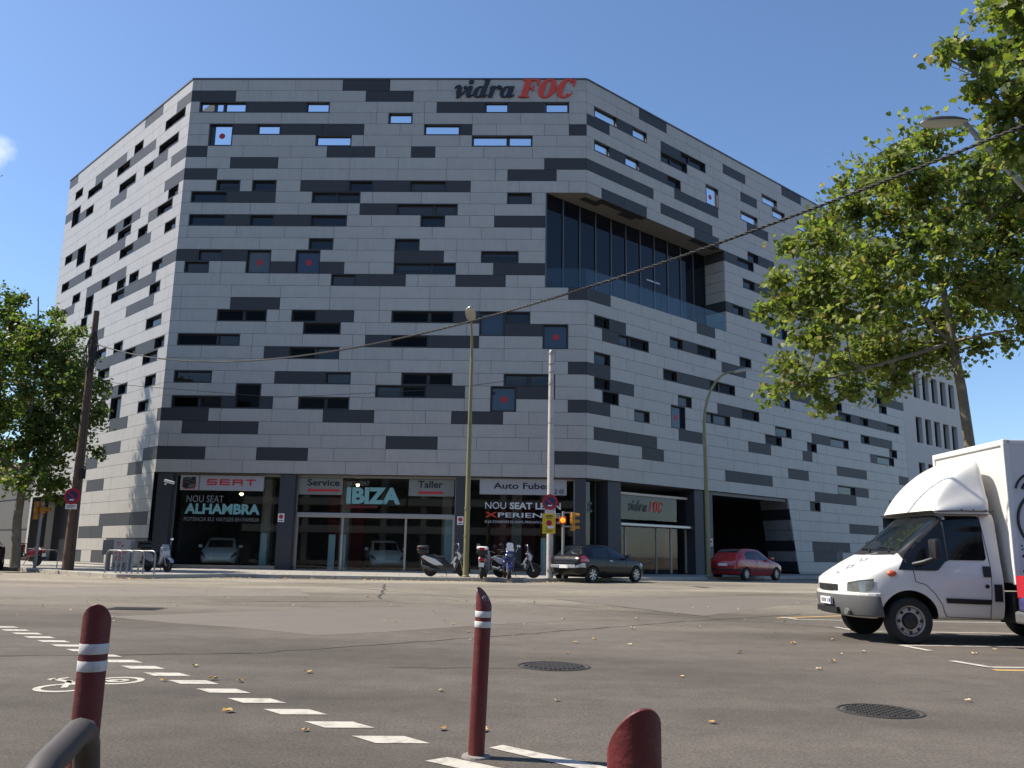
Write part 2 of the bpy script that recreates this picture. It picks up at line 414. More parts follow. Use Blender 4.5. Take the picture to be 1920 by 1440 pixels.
for i in range(10):
    for j in range(6): m.box(-0.45+i*.09, -0.39+i*.09, -0.31+j*.105, -0.24+j*.105, 0.006, 0.014)
m.build('lid', M_IRON, t)

# pavement around the building
A = Vector((-17.193, 41.644)); B = Vector((3.638, 41.0))
FA, RA, LA = -0.030909, 0.73117, 2.35431
Z0, RH = 4.7588, 0.63041
def tn(face):
    if face == 'F': return A, Vector((math.cos(FA), math.sin(FA))), Vector((math.sin(FA), -math.cos(FA))), FA
    if face == 'R': return B, Vector((math.cos(RA), math.sin(RA))), Vector((math.sin(RA), -math.cos(RA))), RA
    return A, Vector((math.cos(LA), math.sin(LA))), Vector((-math.sin(LA), math.cos(LA))), LA+PI
def fp(face, u, z, d=0.0):                     # point on a facade: u along, z up, d outwards
    P, t, n, a = tn(face); q = P+t*u+n*d; return Vector((q.x, q.y, z))
def frot(face): return tn(face)[3]
def zrow(r): return Z0+(33-r)*RH
kerb = [fp('L', 60, 0, 6.2), fp('L', 1.0, 0, 6.0), Vector((-13.6, 30.6, 0)), Vector((-12.6, 30.5, 0)), Vector((-10.6, 33.2, 0)), Vector((0.55, 33.6, 0)), fp('R', -5.2, 0, 3.5), fp('R', 9.4, 0, 3.5)]
kerb2 = [fp('R', 9.4, 0, 3.5), fp('R', 70, 0, 3.5)]
m = MB()
poly = [Vector((p.x, p.y, 0)) for p in kerb+kerb2[1:]] + [fp('R', 70, 0, -30), fp('L', 60, 0, -30)]
m.add([(p.x, p.y, KZ) for p in poly], [tuple(range(len(poly)))])
pave = tag(m.build('pavement', M_PAVE), 'pale slab pavement round the foot of the clad building', kind='structure')
def kerbstones(pts, parent):
    for a, b in zip(pts[:-1], pts[1:]):
        Lk = (b-a).length; n = max(1, int(round(Lk/1.0))); ang = math.atan2(b.y-a.y, b.x-a.x)
        me = None
        for i in range(n):
            c = a+(b-a)*((i+.5)/n)
            if me is None:
                mk = MB(); s = Lk/n/2-0.006; mk.box(-s, s, -0.02, 0.22, -0.3, 0.012); me = mk.mesh('kerbstone', M_KERB, bevel=0.012, segs=1)
            if c.length > 75: continue
            link_mesh('kerbstone', me, parent, (c.x, c.y, KZ), ang)
kerbstones(kerb, pave); kerbstones(kerb2, pave)

# facade layout: row, from, to along the facade (m), kind, rows high, mullion position
DATA_F = [(0,8,10.51,"D",1,None),(1,0,2.36,"D",1,None),(1,9.26,11.77,"D",1,None),(2,0.47,2.98,"S",1,1.78),(2,2.98,6.12,"D",1,None),(2,6.12,7.38,"S",1,None),(2,13.02,15.53,"D",1,None),(2,15.53,16.79,"S",1,None),(2,16.79,18.67,"D",1,None),(2,18.67,19.93,"S",1,None),(3,10.51,11.77,"S",1,None),(4,1.1,2.36,"T",2,None),(4,2.36,3.61,"D",1,None),(4,3.61,4.87,"S",1,None),(4,4.87,9.26,"D",1,None),(4,12.4,14.28,"S",1,None),(4,14.28,14.91,"D",1,None),(4,19.93,20.84,"D",1,None),(5,6.75,8.63,"S",1,None),(5,14.91,18.05,"S",1,16.78),(6,0,1.1,"D",1,None),(6,7.38,9.89,"D",1,None),(6,11.77,13.02,"D",1,None),(7,2.36,4.87,"D",1,None),(7,18.67,20.84,"D",1,None),(8,0,1.73,"D",1,None),(8,16.79,19.3,"D",1,None),(9,1.73,2.98,"W",1,None),(9,3.61,4.87,"W",1,None),(9,6.12,8.63,"D",1,None),(9,8.63,9.89,"W",1,None),(9,9.89,11.77,"D",1,None),(9,11.77,13.65,"G",1,None),(9,13.65,14.91,"D",1,None),(10,0.47,2.36,"W",1,None),(10,2.36,4.87,"D",1,None),(10,6.75,9.26,"W",1,8.03),(10,16.79,18.05,"G",1,None),(11,9.26,11.14,"D",1,None),(11,11.14,14.28,"G",1,13.08),(12,0.47,2.36,"W",1,None),(12,2.36,3.61,"D",1,None),(12,3.61,4.87,"W",1,None),(12,4.87,6.75,"D",1,None),(12,6.75,8.63,"W",1,None),(12,12.4,13.65,"W",1,None),(12,16.16,18.67,"D",1,None),(14,6.75,8,"W",1,None),(14,11.14,12.4,"W",1,None),(15,0,1.1,"D",1,None),(15,1.1,2.36,"G",1,None),(15,2.36,3.61,"D",1,None),(15,3.61,4.87,"P",2,None),(15,6.12,7.38,"H",2,None),(15,11.14,13.65,"D",1,None),(15,15.53,17.42,"W",1,None),(16,0.47,1.73,"G",1,None),(16,4.87,6.12,"D",1,None),(16,7.38,8.63,"D",1,None),(16,11.14,14.28,"W",1,13.06),(16,16.16,18.67,"D",1,None),(17,8,9.26,"G",1,None),(17,9.26,11.77,"D",1,None),(17,14.28,16.79,"D",1,None),(18,19.93,20.84,"D",1,None),(19,2.98,5.49,"D",1,None),(20,2.36,4.87,"B",1,3.71),(20,6.12,7.38,"B",1,None),(20,7.38,9.26,"D",1,None),(20,11.14,14.28,"B",1,13.03),(20,14.28,15.53,"D",1,None),(20,15.53,16.79,"H",2,None),(20,16.79,18.05,"W",1,None),(21,6.75,8.63,"B",1,None),(21,16.79,18.67,"D",1,None),(21,18.67,19.93,"T",2,None),(22,0.47,3.61,"B",1,2.48),(22,9.89,11.14,"D",1,None),(22,11.14,13.02,"B",1,None),(22,13.02,15.53,"D",1,None),(23,4.87,6.12,"D",1,None),(23,6.12,8.63,"B",1,7.46),(24,19.93,20.84,"D",1,None),(25,0.47,2.36,"B",1,None),(25,5.49,8,"D",1,None),(25,8,9.26,"B",1,None),(25,11.77,14.28,"B",1,13.08),(25,16.79,19.3,"B",1,18.01),(26,3.61,4.87,"B",2,None),(26,10.51,13.02,"B",1,11.79),(26,13.02,14.91,"D",1,None),(26,16.16,17.42,"T",2,None),(26,17.42,19.3,"D",1,None),(27,0.47,2.98,"B",1,1.82),(27,2.98,3.61,"D",1,None),(27,4.87,5.49,"D",1,None),(27,6.75,9.26,"B",1,8.09),(27,19.93,20.84,"D",1,None),(28,0,2.36,"D",1,None),(28,8,10.51,"D",1,None),(28,14.28,16.79,"D",1,None),(29,1.1,4.87,"D",1,None),(30,11.14,13.65,"D",1,None),(31,0,2.36,"D",1,None),(31,4.87,7.38,"D",1,None),(31,19.3,20.84,"D",1,None)]
DATA_R = [(0,4.24,6.69,"D",1,None),(0,18.98,21.45,"D",1,None),(1,12.21,14.65,"D",1,None),(2,0.57,2.39,"S",1,None),(2,2.39,3.63,"D",1,None),(2,3.63,4.89,"S",1,None),(2,6.12,7.94,"D",1,None),(2,7.94,10.39,"W",1,8.86),(2,16.5,18.33,"S",1,None),(3,0,1.77,"D",1,None),(3,6.1,8.56,"W",1,7.11),(3,14.04,15.89,"D",1,None),(3,17.66,19.24,"S",1,None),(3,20.78,22.25,"S",1,None),(4,10.36,11.63,"T",2,None),(5,0.56,1.79,"S",1,None),(5,1.79,3,"D",1,None),(5,3,4.23,"S",1,None),(5,4.23,6.65,"D",1,None),(5,6.65,7.91,"W",1,None),(5,13.99,15.89,"S",1,None),(6,7.29,11.57,"D",1,None),(6,14.62,17.07,"D",1,None),(7,0,5.4,"D",1,None),(8,6.01,10.91,"D",1,None),(9,1.12,4.79,"D",1,None),(9,9.1,11.55,"D",1,None),(9,14.59,15.84,"W",1,None),(9,15.84,17.65,"D",1,None),(10,12.06,13.4,"D",1,None),(10,13.4,15.23,"W",1,None),(11,18.41,20.14,"D",1,None),(11,20.14,21.09,"B",1,None),(12,13.96,15.27,"W",1,None),(12,15.27,17.63,"D",1,None),(12,17.63,18.82,"W",1,None),(14,18.25,19.79,"D",1,None),(15,12.01,12.75,"D",1,None),(15,12.75,13.93,"W",1,None),(15,13.93,15.69,"D",1,None),(15,15.69,17.28,"W",1,None),(15,17.28,18.86,"T",2,None),(15,22.57,23.66,"B",1,None),(16,20.32,21.36,"B",1,None),(16,21.36,22.51,"D",1,None),(17,15.73,17.03,"W",1,None),(18,0,1.79,"D",1,None),(18,9.1,10.87,"D",1,None),(20,0.54,1.72,"B",1,None),(20,1.72,2.96,"D",1,None),(20,6.61,7.8,"B",1,None),(20,7.8,9.06,"D",1,None),(20,9.06,10.9,"B",1,None),(20,13.3,14.54,"B",1,None),(20,25.31,26.78,"B",1,None),(20,26.78,28.75,"D",1,None),(20,30.57,31.74,"B",1,None),(20,31.74,35.27,"D",1,None),(21,1.13,2.37,"D",1,None),(21,2.37,4.8,"B",1,3.33),(21,11.43,13.93,"D",1,None),(21,31.17,32.41,"B",1,None),(22,18.88,21.54,"D",1,None),(22,23.66,25.58,"B",1,None),(23,0.53,1.74,"B",1,None),(23,5.98,7.22,"B",1,None),(23,7.22,10.15,"D",1,None),(23,10.15,12.72,"B",1,11.22),(23,17.58,18.81,"B",1,None),(23,24.99,26.82,"B",1,None),(23,26.82,28.02,"D",1,None),(23,28.02,29.36,"B",1,None),(23,29.36,32.29,"D",1,None),(23,32.29,34.26,"B",1,None),(24,0,1.74,"D",1,None),(25,0.53,1.73,"B",1,None),(25,1.73,3.55,"D",1,None),(25,7.22,8.46,"G",1,None),(25,10.87,13.28,"D",1,None),(25,13.28,15.19,"B",1,None),(25,28.05,29.35,"B",1,None),(25,29.35,32.94,"D",1,None),(26,1.13,2.36,"B",1,None),(26,1.13,2.35,"B",1,None),(26,6.59,7.85,"T",2,None),(26,9.66,12.12,"G",1,10.6),(26,16.93,18.83,"B",1,None),(26,21.28,23.67,"D",1,None),(26,23.67,26.23,"G",1,None),(26,32.37,33.64,"B",1,None),(27,0,1.71,"D",1,None),(27,3.56,4.79,"G",1,None),(27,15.76,17.64,"B",1,None),(27,20.66,21.88,"B",1,None),(27,29.32,30.28,"D",1,None),(27,30.28,33.05,"G",1,None),(28,7.22,9.38,"D",1,None),(28,13.89,16.35,"D",1,None),(28,20.05,21.25,"D",1,None),(29,0.5,5.36,"D",1,None),(29,24.36,28.62,"D",1,None),(29,33.65,35.27,"D",1,None),(30,4.13,5.92,"D",1,None),(30,18.21,20.67,"D",1,None),(31,0,2.33,"D",1,None),(31,11.45,16.39,"D",1,None),(31,24.36,26.83,"G",1,None),(31,26.83,28.72,"D",1,None),(32,21.31,26.86,"D",1,None),(32,31.8,33.96,"D",1,None),(33,20.66,21.96,"B",1,None),(35,25.64,29.89,"D",1,None),(37,20.69,25.59,"D",1,None),(38,20.8,23.82,"D",1,None)]
DATA_L = [(0,3.66,6.14,"D",1,None),(0,17.01,18.62,"D",1,None),(1,0,1.79,"D",1,None),(2,0.59,3.12,"B",1,None),(2,6.06,7.37,"B",1,None),(2,8.47,13.5,"D",1,None),(2,15.73,17.13,"B",1,None),(3,4.21,7.81,"D",1,None),(3,7.81,9.78,"B",1,None),(3,12.14,14.65,"B",1,None),(4,1.16,3.68,"B",1,None),(4,15.76,17.25,"B",2,None),(4,17.25,18.62,"D",1,None),(5,2.39,4.19,"D",1,None),(5,4.19,5.52,"B",1,None),(5,6.66,9.14,"B",1,None),(5,13.29,14.62,"B",1,None),(5,14.62,15.69,"D",1,None),(6,0,1.84,"D",1,None),(6,7.85,10.36,"D",1,None),(8,0,2.39,"D",1,None),(9,0.54,1.8,"B",1,None),(9,5.39,6.57,"D",1,None),(9,6.57,7.86,"B",1,None),(9,7.86,9.02,"D",1,None),(9,9.02,10.33,"B",1,None),(9,13.82,15.3,"B",2,None),(9,15.3,16.23,"D",1,None),(9,16.23,17.61,"B",1,None),(10,1.11,3.05,"B",1,None),(10,3.05,4.21,"D",1,None),(10,6.56,8.53,"B",1,None),(11,4.13,5.46,"B",1,None),(11,7.22,11.44,"D",1,None),(11,11.44,12.8,"B",1,None),(12,0.46,1.83,"B",1,None),(12,3.57,5.93,"D",1,None),(12,5.93,7.89,"B",1,None),(12,12.18,13.41,"B",1,None),(12,13.41,16.24,"D",1,None),(12,16.24,17.64,"B",1,None),(14,6.59,9.01,"D",1,None),(14,9.01,10.32,"B",1,None),(14,10.32,12.76,"D",1,None),(14,13.83,15.22,"B",1,None),(15,0,1.66,"D",1,None),(15,1.66,2.99,"B",1,None),(15,4.71,6.03,"B",1,None),(15,6.5,7.8,"B",1,None),(15,11.38,12.73,"B",2,None),(15,14.66,16.22,"D",1,None),(15,16.22,17.6,"B",1,None),(16,2.31,6.52,"D",1,None),(16,6.52,8.47,"B",1,None),(17,1.65,3.01,"B",1,None),(17,12.07,13.12,"B",1,None),(18,2.3,5.99,"D",1,None),(19,8.99,10.06,"D",1,None),(20,1.06,3,"B",1,None),(21,5.92,7.24,"B",1,None),(21,8.33,10.08,"B",1,None),(22,0.43,1.66,"B",1,None),(22,1.66,4.02,"D",1,None),(22,4.02,5.43,"B",1,None),(22,5.43,9.78,"D",1,None),(23,1.12,2.97,"B",1,None),(23,7.48,9.22,"B",1,None),(25,1.03,2.36,"B",1,None),(25,4.66,5.93,"B",1,None),(25,5.93,8.21,"D",1,None),(26,5.29,6.8,"B",2,None),(26,7.55,9.11,"B",1,None),(26,16.16,17.52,"B",1,None),(27,1.64,2.95,"B",1,None),(27,11.62,13.46,"B",1,None),(28,0,0.44,"D",1,None),(28,4.11,6.62,"D",1,None),(30,4.71,7.27,"D",1,None),(31,0,1.69,"D",1,None),(31,7.77,9.64,"D",1,None),(32,1.58,3.43,"D",1,None),(33,6.52,9.07,"D",1,None),(36,0.38,6.61,"D",1,None),(37,5.96,9.52,"D",1,None),(38,0.22,5.32,"D",1,None),(39,5.38,7.25,"D",1,None),(39,8.72,11,"D",1,None)]
DATA = {'F': DATA_F, 'R': DATA_R, 'L': DATA_L}
# ---------------------------------------------------------------- the clad office building
FL, RLEN, LLEN = 20.841, 35.276, 18.62
bld = thing('office_building', 'large angular office block clad in light and dark grey panels, showroom at street level', 'building', (A.x+10, A.y, KZ))
BO = bld.location.copy()
def bput(name, me, loc, rotz=0.0, parent=None):
    return link_mesh(name, me, parent or bld, loc - BO if parent is None else loc, rotz)
def bbuild(name, mbuild, mats, loc, rotz, **kw):
    return mbuild.build(name, mats, bld, loc=loc-BO, rotz=rotz, **kw)

LENS = {'F': FL, 'R': RLEN, 'L': LLEN}
NROW = {'F': 33, 'R': 41, 'L': 41}
ZB = KZ+0.02
def zlo(r): return max(zrow(r+1), ZB)
def usable(face, r):
    """intervals of a row that carry cladding"""
    iv = [(0.0, LENS[face])]
    def cut(a, b):
        nonlocal iv
        out = []
        for x, y in iv:
            if b <= x or a >= y: out.append((x, y)); continue
            if a > x+.02: out.append((x, a))
            if b < y-.02: out.append((b, y))
        iv = out
    if face == 'F' and 10 <= r <= 17: cut(18.76, 30)
    if face == 'R' and 10 <= r <= 17: cut(-1, 12.05)
    if face == 'R' and r >= 33: cut(-1, 18.03+(r-33+.5)*0.135)
    if face == 'R' and r >= 34: cut(30.6, 33.0)
    if face == 'L' and r >= 34: cut(10.7, 18.25)
    if face == 'L' and r >= 33: cut(-1, 0.12)
    return iv
_meshcache = {}
def panel_mesh(kind, L, h, sk=0.0):
    key = (kind, round(L, 2), round(h, 3), round(sk, 3))
    if key not in _meshcache:
        m = MB(); g = 0.0075; a = L/2-g; z = h/2-g
        v = [(-a-sk/2, 0, z), (a, 0, z), (a, 0, -z), (-a+sk/2, 0, -z), (-a-sk/2, .028, z), (a, .028, z), (a, .028, -z), (-a+sk/2, .028, -z)]
        m.add(v, [(0, 3, 2, 1), (0, 1, 5, 4), (1, 2, 6, 5), (2, 3, 7, 6), (3, 0, 4, 7)])
        _meshcache[key] = m.mesh(kind, M_LIGHT if kind == 'light_panel' else M_DARK)
    return _meshcache[key]
light_list, dark_list = [], []
def add_panel(kind, face, r, a, b):
    if b-a < 0.06: return
    z1, z0 = zrow(r), zlo(r)
    if z1-z0 < 0.08: return
    sk = 0.135*(z1-z0)/RH if (face == 'R' and r >= 33 and abs(a-(18.03+(r-33+.5)*0.135)) < .03) else 0.0
    c = fp(face, (a+b)/2, (z0+z1)/2)
    dcam = (c-Vector((0, 0, 1.15))).length
    tt, nn = tn(face)[1], tn(face)[2]
    foreshort = abs(nn.dot(Vector((c.x, c.y)).normalized()))
    size = (b-a)*foreshort*(z1-z0)/dcam**2
    (light_list if kind == 'light_panel' else dark_list).append((size, face, r, a, b, z0, z1, sk, c))
backs = {}
windows = []
for face in 'FRL':
    items = DATA[face]; L = LENS[face]
    occ = {r: [] for r in range(NROW[face])}
    for row, u0, u1, t, n, mid in items:
        if t == 'D': continue
        for k in range(n):
            if row+k < NROW[face]: occ[row+k].append((u0, u1))
        windows.append((face, row, u0, u1, t, n, mid))
    rnd = random.Random(ord(face))
    back = MB()
    for r in range(NROW[face]):
        # openings merged
        wins = sorted(occ[r]); free = []
        for a, b in usable(face, r):
            x = a
            for w0, w1 in wins:
                if w1 <= x or w0 >= b: continue
                if w0 > x+.005: free.append((x, min(w0, b)))
                x = max(x, w1)
            if x < b-.005: free.append((x, b))
        for a, b in free:
            z1, z0 = zrow(r), zlo(r)
            if z1 > z0: back.add([fp(face, a, z0, -.24)-BO, fp(face, b, z0, -.24)-BO, fp(face, b, z1, -.24)-BO, fp(face, a, z1, -.24)-BO], [(0, 1, 2, 3)])
        darks = sorted((u0, u1) for row, u0, u1, t, n, m_ in items if t == 'D' and row == r)
        light_free = []
        for a, b in free:
            x = a
            for d0_, d1_ in darks:
                p, q = max(d0_, a), min(d1_, b)
                if p-a < .22: p = a
                if b-q < .22: q = b
                if q-p < .12: continue
                if p > x+.12: light_free.append((x, p))
                else: p = x
                nseg = max(1, math.ceil((q-p-.7)/2.52)); s = (q-p)/nseg if nseg > 1 else q-p
                for k in range(nseg): add_panel('dark_panel', face, r, p+k*s, p+(k+1)*s)
                x = q
            if b-x > .04: light_free.append((x, b))
        off = 0.475+0.6275*rnd.choice([0, 1, 2, 3])
        for a, b in light_free:
            cuts = [a]
            k = math.ceil((a-off)/2.51)
            while off+2.51*k < b-.35:
                c = off+2.51*k
                if c > a+.35: cuts.append(c)
                k += 1
            cuts.append(b)
            for p, q in zip(cuts[:-1], cuts[1:]): add_panel('light_panel', face, r, p, q)
    bbuild('wall', back, M_BACK, BO, 0)
for kind, lst in (('light_panel', light_list), ('dark_panel', dark_list)):
    lst.sort(key=lambda e: -e[0])
    for size, face, r, a, b, z0, z1, sk, c in lst[:300]:
        bput(kind, panel_mesh(kind, b-a, z1-z0, sk), c, frot(face))
    rest = MB()
    for size, face, r, a, b, z0, z1, sk, c in lst[300:]:
        me = panel_mesh(kind, b-a, z1-z0, sk); R = Matrix.Translation(c-BO) @ Matrix.Rotation(frot(face), 4, 'Z')
        rest.add([R @ v.co for v in me.vertices], [tuple(p.vertices) for p in me.polygons])
    if rest.v: tag(bbuild(kind, rest, M_LIGHT if kind == 'light_panel' else M_DARK, BO, 0), kind='stuff')
print('panels', len(light_list), len(dark_list), 'windows', len(windows))

# windows: a deep metal reveal, a pane in it, red fire-access dots on some panes
def dot_mesh():
    m = MB(); n = 20
    m.add([(math.cos(2*PI*i/n)*.16, 0, math.sin(2*PI*i/n)*.16) for i in range(n)], [tuple(range(n))]); return m.mesh('red_dot', M_RED)
DOT = dot_mesh()
for face, row, u0, u1, t, n, mid in windows:
    z1 = zrow(row); z0 = zlo(row+n-1); w = u1-u0; hh = z1-z0; cu, cz = (u0+u1)/2, (z0+z1)/2
    m = MB(); a, h = w/2-.004, hh/2-.004; th = .05; D = .25
    m.box(-a, -a+th, -.006, D, -h, h); m.box(a-th, a, -.006, D, -h, h); m.box(-a+th, a-th, -.006, D, h-th, h); m.box(-a+th, a-th, -.006, D, -h, -h+th)
    panes = []
    lm = None
    if mid is not None:
        lm = (mid-cu) if face != 'L' else -(mid-cu)
        m.box(lm-.05, lm+.05, .10, D-.01, -h+th, h-th)
        panes = [(-a+th, lm-.05), (lm+.05, a-th)]
    else: panes = [(-a+th, a-th)]
    # inner sash
    for p, q in panes:
        m.box(p, p+.04, .15, .21, -h+th, h-th); m.box(q-.04, q, .15, .21, -h+th, h-th); m.box(p+.04, q-.04, .15, .21, h-th-.04, h-th); m.box(p+.04, q-.04, .15, .21, -h+th, -h+th+.04)
    loc = fp(face, cu, cz)
    o = bbuild('window', m, M_REVEAL, loc, frot(face))
    see = (t == 'S') or (t == 'T' and row < 8)
    pm = M_PANE['S'] if see else M_PANE[t]
    wr_ = random.Random(int(cu*100)+row*7)
    for p, q in panes:
        if t in 'BW' and wr_.random() < (.30 if face == 'F' else .22):
            bl = MB(); hb = (2*h-2*th-.08)*wr_.choice((.3, .45, .6, .95)); bl.box(p+.045, q-.045, .200, .206, h-th-.04-hb, h-th-.04); bl.build('blind', M_BLIND, o)
            g = MB(); g.box(p+.04, q-.04, .175, .182, -h+th+.04, h-th-.04); g.build('pane', M_TINT, o); continue
        g = MB(); g.box(p+.04, q-.04, .175, .182, -h+th+.04, h-th-.04); g.build('pane', pm, o)
    if t == 'T' or (t in 'HP' and row == 15):
        link_mesh('red_dot', DOT, o, (0.02, .168, 0))

# roof, rear walls, copings
Dc = fp('R', RLEN, 0); Cc = fp('L', LLEN, 0)
E1 = Vector((14, 72, 0)); 
m = MB()
roofpoly = [fp('L', LLEN, 0, -.3), fp('L', .1, 0, -.35), fp('R', .1, 0, -.35), fp('R', RLEN, 0, -.3), E1]
zr = zrow(8.2)
m.add([Vector((p.x, p.y, zr))-BO for p in roofpoly], [(0, 1, 2, 3, 4)])
bbuild('roof', m, mat('roof gravel', (0.22, 0.21, 0.20), .9, noise=.2), BO, 0)
m = MB()
for p, q in ((Dc, E1), (E1, Cc)):
    m.add([Vector((p.x, p.y, 0))-BO, Vector((q.x, q.y, 0))-BO, Vector((q.x, q.y, zrow(4)))-BO, Vector((p.x, p.y, zrow(4)))-BO], [(0, 1, 2, 3)])
bbuild('rear_wall', m, mat('rear render', (0.35, 0.35, 0.34), .8, noise=.1), BO, 0)
for face in 'FRL':
    m = MB(); L = LENS[face]; m.box(-L/2-.03, L/2+.03, -.035, .30, -.0, .085)
    bbuild('coping', m, M_COPING, fp(face, L/2, zrow(0)+.005), frot(face))
m = MB(); m.box(-1.1, 1.1, -1, 1, 0, 2.2)
bbuild('plant_room', m, mat('white plant housing', (0.72, 0.71, 0.68), .6), fp('R', 4.3, zr, -4.5), 0.5, bevel=.1)
m = MB(); m.tube([(0, 0, 0), (0, 0, 2.0), (0.1, 0, 2.6), (0.5, 0, 2.9), (0.9, 0, 2.6), (0.9, 0, 2.0)], 0.3, 14)
bbuild('roof_duct', m, mat('galvanised duct', (0.7, 0.69, 0.66), .45, metal=.3), fp('R', 1.6, zr+.2, -2.6), 0.9, smooth=50)
m = MB(); m.box(-8.5, 8.5, 0, .2, zrow(9), zrow(0)-.3)        # dark screen added to block the sky behind the left parapet windows
bbuild('sky_blocker', m, M_BACK, fp('L', 9.2, 0, -1.6), frot('L'))

# corner balcony cut into the upper storeys
zt, zb = zrow(10), zrow(18)
G0 = fp('F', 18.76, 0, -.05); G1 = fp('R', 12.05, 0, -1.43)
gd = Vector((G1.x-G0.x, G1.y-G0.y, 0)); gl = gd.length; ga = math.atan2(gd.y, gd.x)
def recess_poly(z, d=0.0): return [Vector((G0.x, G0.y, z)), fp('F', FL, z, d), fp('R', 12.05, z, d), Vector((G1.x, G1.y, z))]
m = MB(); m.add([p-BO for p in recess_poly(zt+.004)], [(0, 1, 2, 3)]); bbuild('soffit', m, mat('soffit panel', (0.20, 0.195, 0.185), .6, noise=.05), BO, 0)
for u0, u1, d0_, d1_ in ((1.12, 4.79, -.02, -.42), (0.3, 1.6, -.42, -.85), (9.1, 11.55, -.02, -.5), (3.2, 4.4, -.42, -.8)):
    m = MB(); m.add([fp('R', u0, zt-.004, d0_)-BO, fp('R', u1, zt-.004, d0_)-BO, fp('R', u1, zt-.004, d1_)-BO, fp('R', u0, zt-.004, d1_)-BO], [(0, 1, 2, 3)])
    bbuild('soffit_panel', m, M_DARK, BO, 0)
m = MB(); m.add([p-BO for p in recess_poly(zb-.004)], [(0, 1, 2, 3)]); bbuild('balcony_floor', m, M_DGREY, BO, 0)
NP = 11
for i in range(NP):
    m = MB(); a = gl*i/NP; b = gl*(i+1)/NP; m.box(a+.035, b-.035, 0, .02, zb, zt)
    bbuild('curtain_wall_pane', m, M_CURTAIN, Vector((G0.x, G0.y, 0)), ga)
for i in range(NP+1):
    m = MB(); a = gl*i/NP; m.box(a-.035, a+.035, -.06, .03, zb, zt)
    bbuild('mullion', m, mat('anodised mullion', (0.10, 0.10, 0.105), .4, metal=.5), Vector((G0.x, G0.y, 0)), ga)
m = MB(); m.box(6.4*gl/NP+.02, 7.4*gl/NP-.02, -.05, .02, zb+2.2, zb+2.28); bbuild('door_rail', m, M_STEEL, Vector((G0.x, G0.y, 0)), ga)
for r in range(10, 18):                         # end wall of the balcony
    m = MB(); z1, z0_ = zrow(r)-.011, zrow(r+1)+.011
    q0 = fp('R', 12.05, 0, -.03); q1 = Vector((G1.x, G1.y, 0)); ll = (q1-q0).length
    m.box(0, ll, 0, .03, z0_, z1)
    bbuild('end_wall_panel', m, M_DARK if r in (10, 15) else M_LIGHT, q0, math.atan2(q1.y-q0.y, q1.x-q0.x))
m = MB(); q0 = fp('R', 12.08, 0, -.05); q1 = Vector((G1.x, G1.y, 0)); m.box(0, 1.6, -.06, -.035, zb, zt); bbuild('end_wall', m, M_BACK, q0, math.atan2(q1.y-q0.y, q1.x-q0.x))
# glass balustrade
for (p, q) in [(fp('F', 18.8, 0, -.05), fp('F', FL, 0, -.05))] + [(fp('R', 12.0*i/6, 0, -.05), fp('R', 12.0*(i+1)/6, 0, -.05)) for i in range(6)]:
    m = MB(); ll = (q-p).length; m.box(.012, ll-.012, 0, .018, zb+.02, zb+1.02)
    bbuild('balustrade_pane', m, M_BALC, p, math.atan2(q.y-p.y, q.x-p.x))

# ---------------- street level, front
zc = Z0-.02
def front_box(name, u0, u1, d0_, d1_, z0_, z1_, material, face='F', **kw):
    m = MB(); w = (u1-u0)/2; m.box(-w, w, 0, d1_-d0_, z0_, z1_)
    return bbuild(name, m, material, fp(face, (u0+u1)/2, 0, -d0_), frot(face), **kw)
for u0, u1 in ((0.14, .87), (6.11, 6.85), (14.6, 15.2), (20.3, 20.80)):
    front_box('column', u0, u1, .06, .6, KZ, zc, M_COLUMN)
m = MB(); m.add([fp('F', 0, zc, -.03)-BO, fp('F', FL, zc, -.03)-BO, fp('R', 18, zc, -.03)-BO, fp('R', 18, zc, -12)-BO, fp('F', FL-2, zc, -12)-BO, fp('F', 0, zc, -12)-BO], [(0, 1, 2, 3, 4, 5)])
bbuild('ceiling', m, mat('showroom ceiling', (0.16, 0.15, 0.14), .8), BO, 0)
front_box('showroom_floor', .4, 20.4, .6, 10, KZ, KZ+.02, mat('showroom floor', (0.10, 0.095, 0.09), .25, noise=.1))
front_box('showroom_wall', .4, 20.4, 9.6, 9.8, KZ, zc, mat('showroom wall', (0.13, 0.12, 0.11), .7, noise=.2, nscale=1))
front_box('side_wall', .9, 1.05, 1.2, 9.6, KZ, zc, M_BACK); front_box('side_wall', 20.2, 20.35, 1.2, 9.6, KZ, zc, M_BACK)
front_box('red_wall', 7.0, 9.0, 6.5, 6.7, KZ, zc, mat('red showroom wall', (0.22, 0.012, 0.014), .5))
front_box('red_wall', 16.2, 18.4, 5.5, 5.7, KZ, zc-1, MATS['red showroom wall'])
for u in (4.2, 8.3, 13.6, 17.2):
    front_box('inner_column', u, u+.5, 3.6, 4.1, KZ, zc, mat('inner column', (0.30, 0.29, 0.27), .6))
for u, w in ((5.0, .32), (8.35, .32), (8.9, .3), (14.0, .55), (18.7, .35)):
    front_box('display_panel', u, u+w, 1.2, 1.28, KZ, KZ+(1.7 if w < .5 else 2.6), mat('display panel', (0.34, 0.52, 0.54), .4))
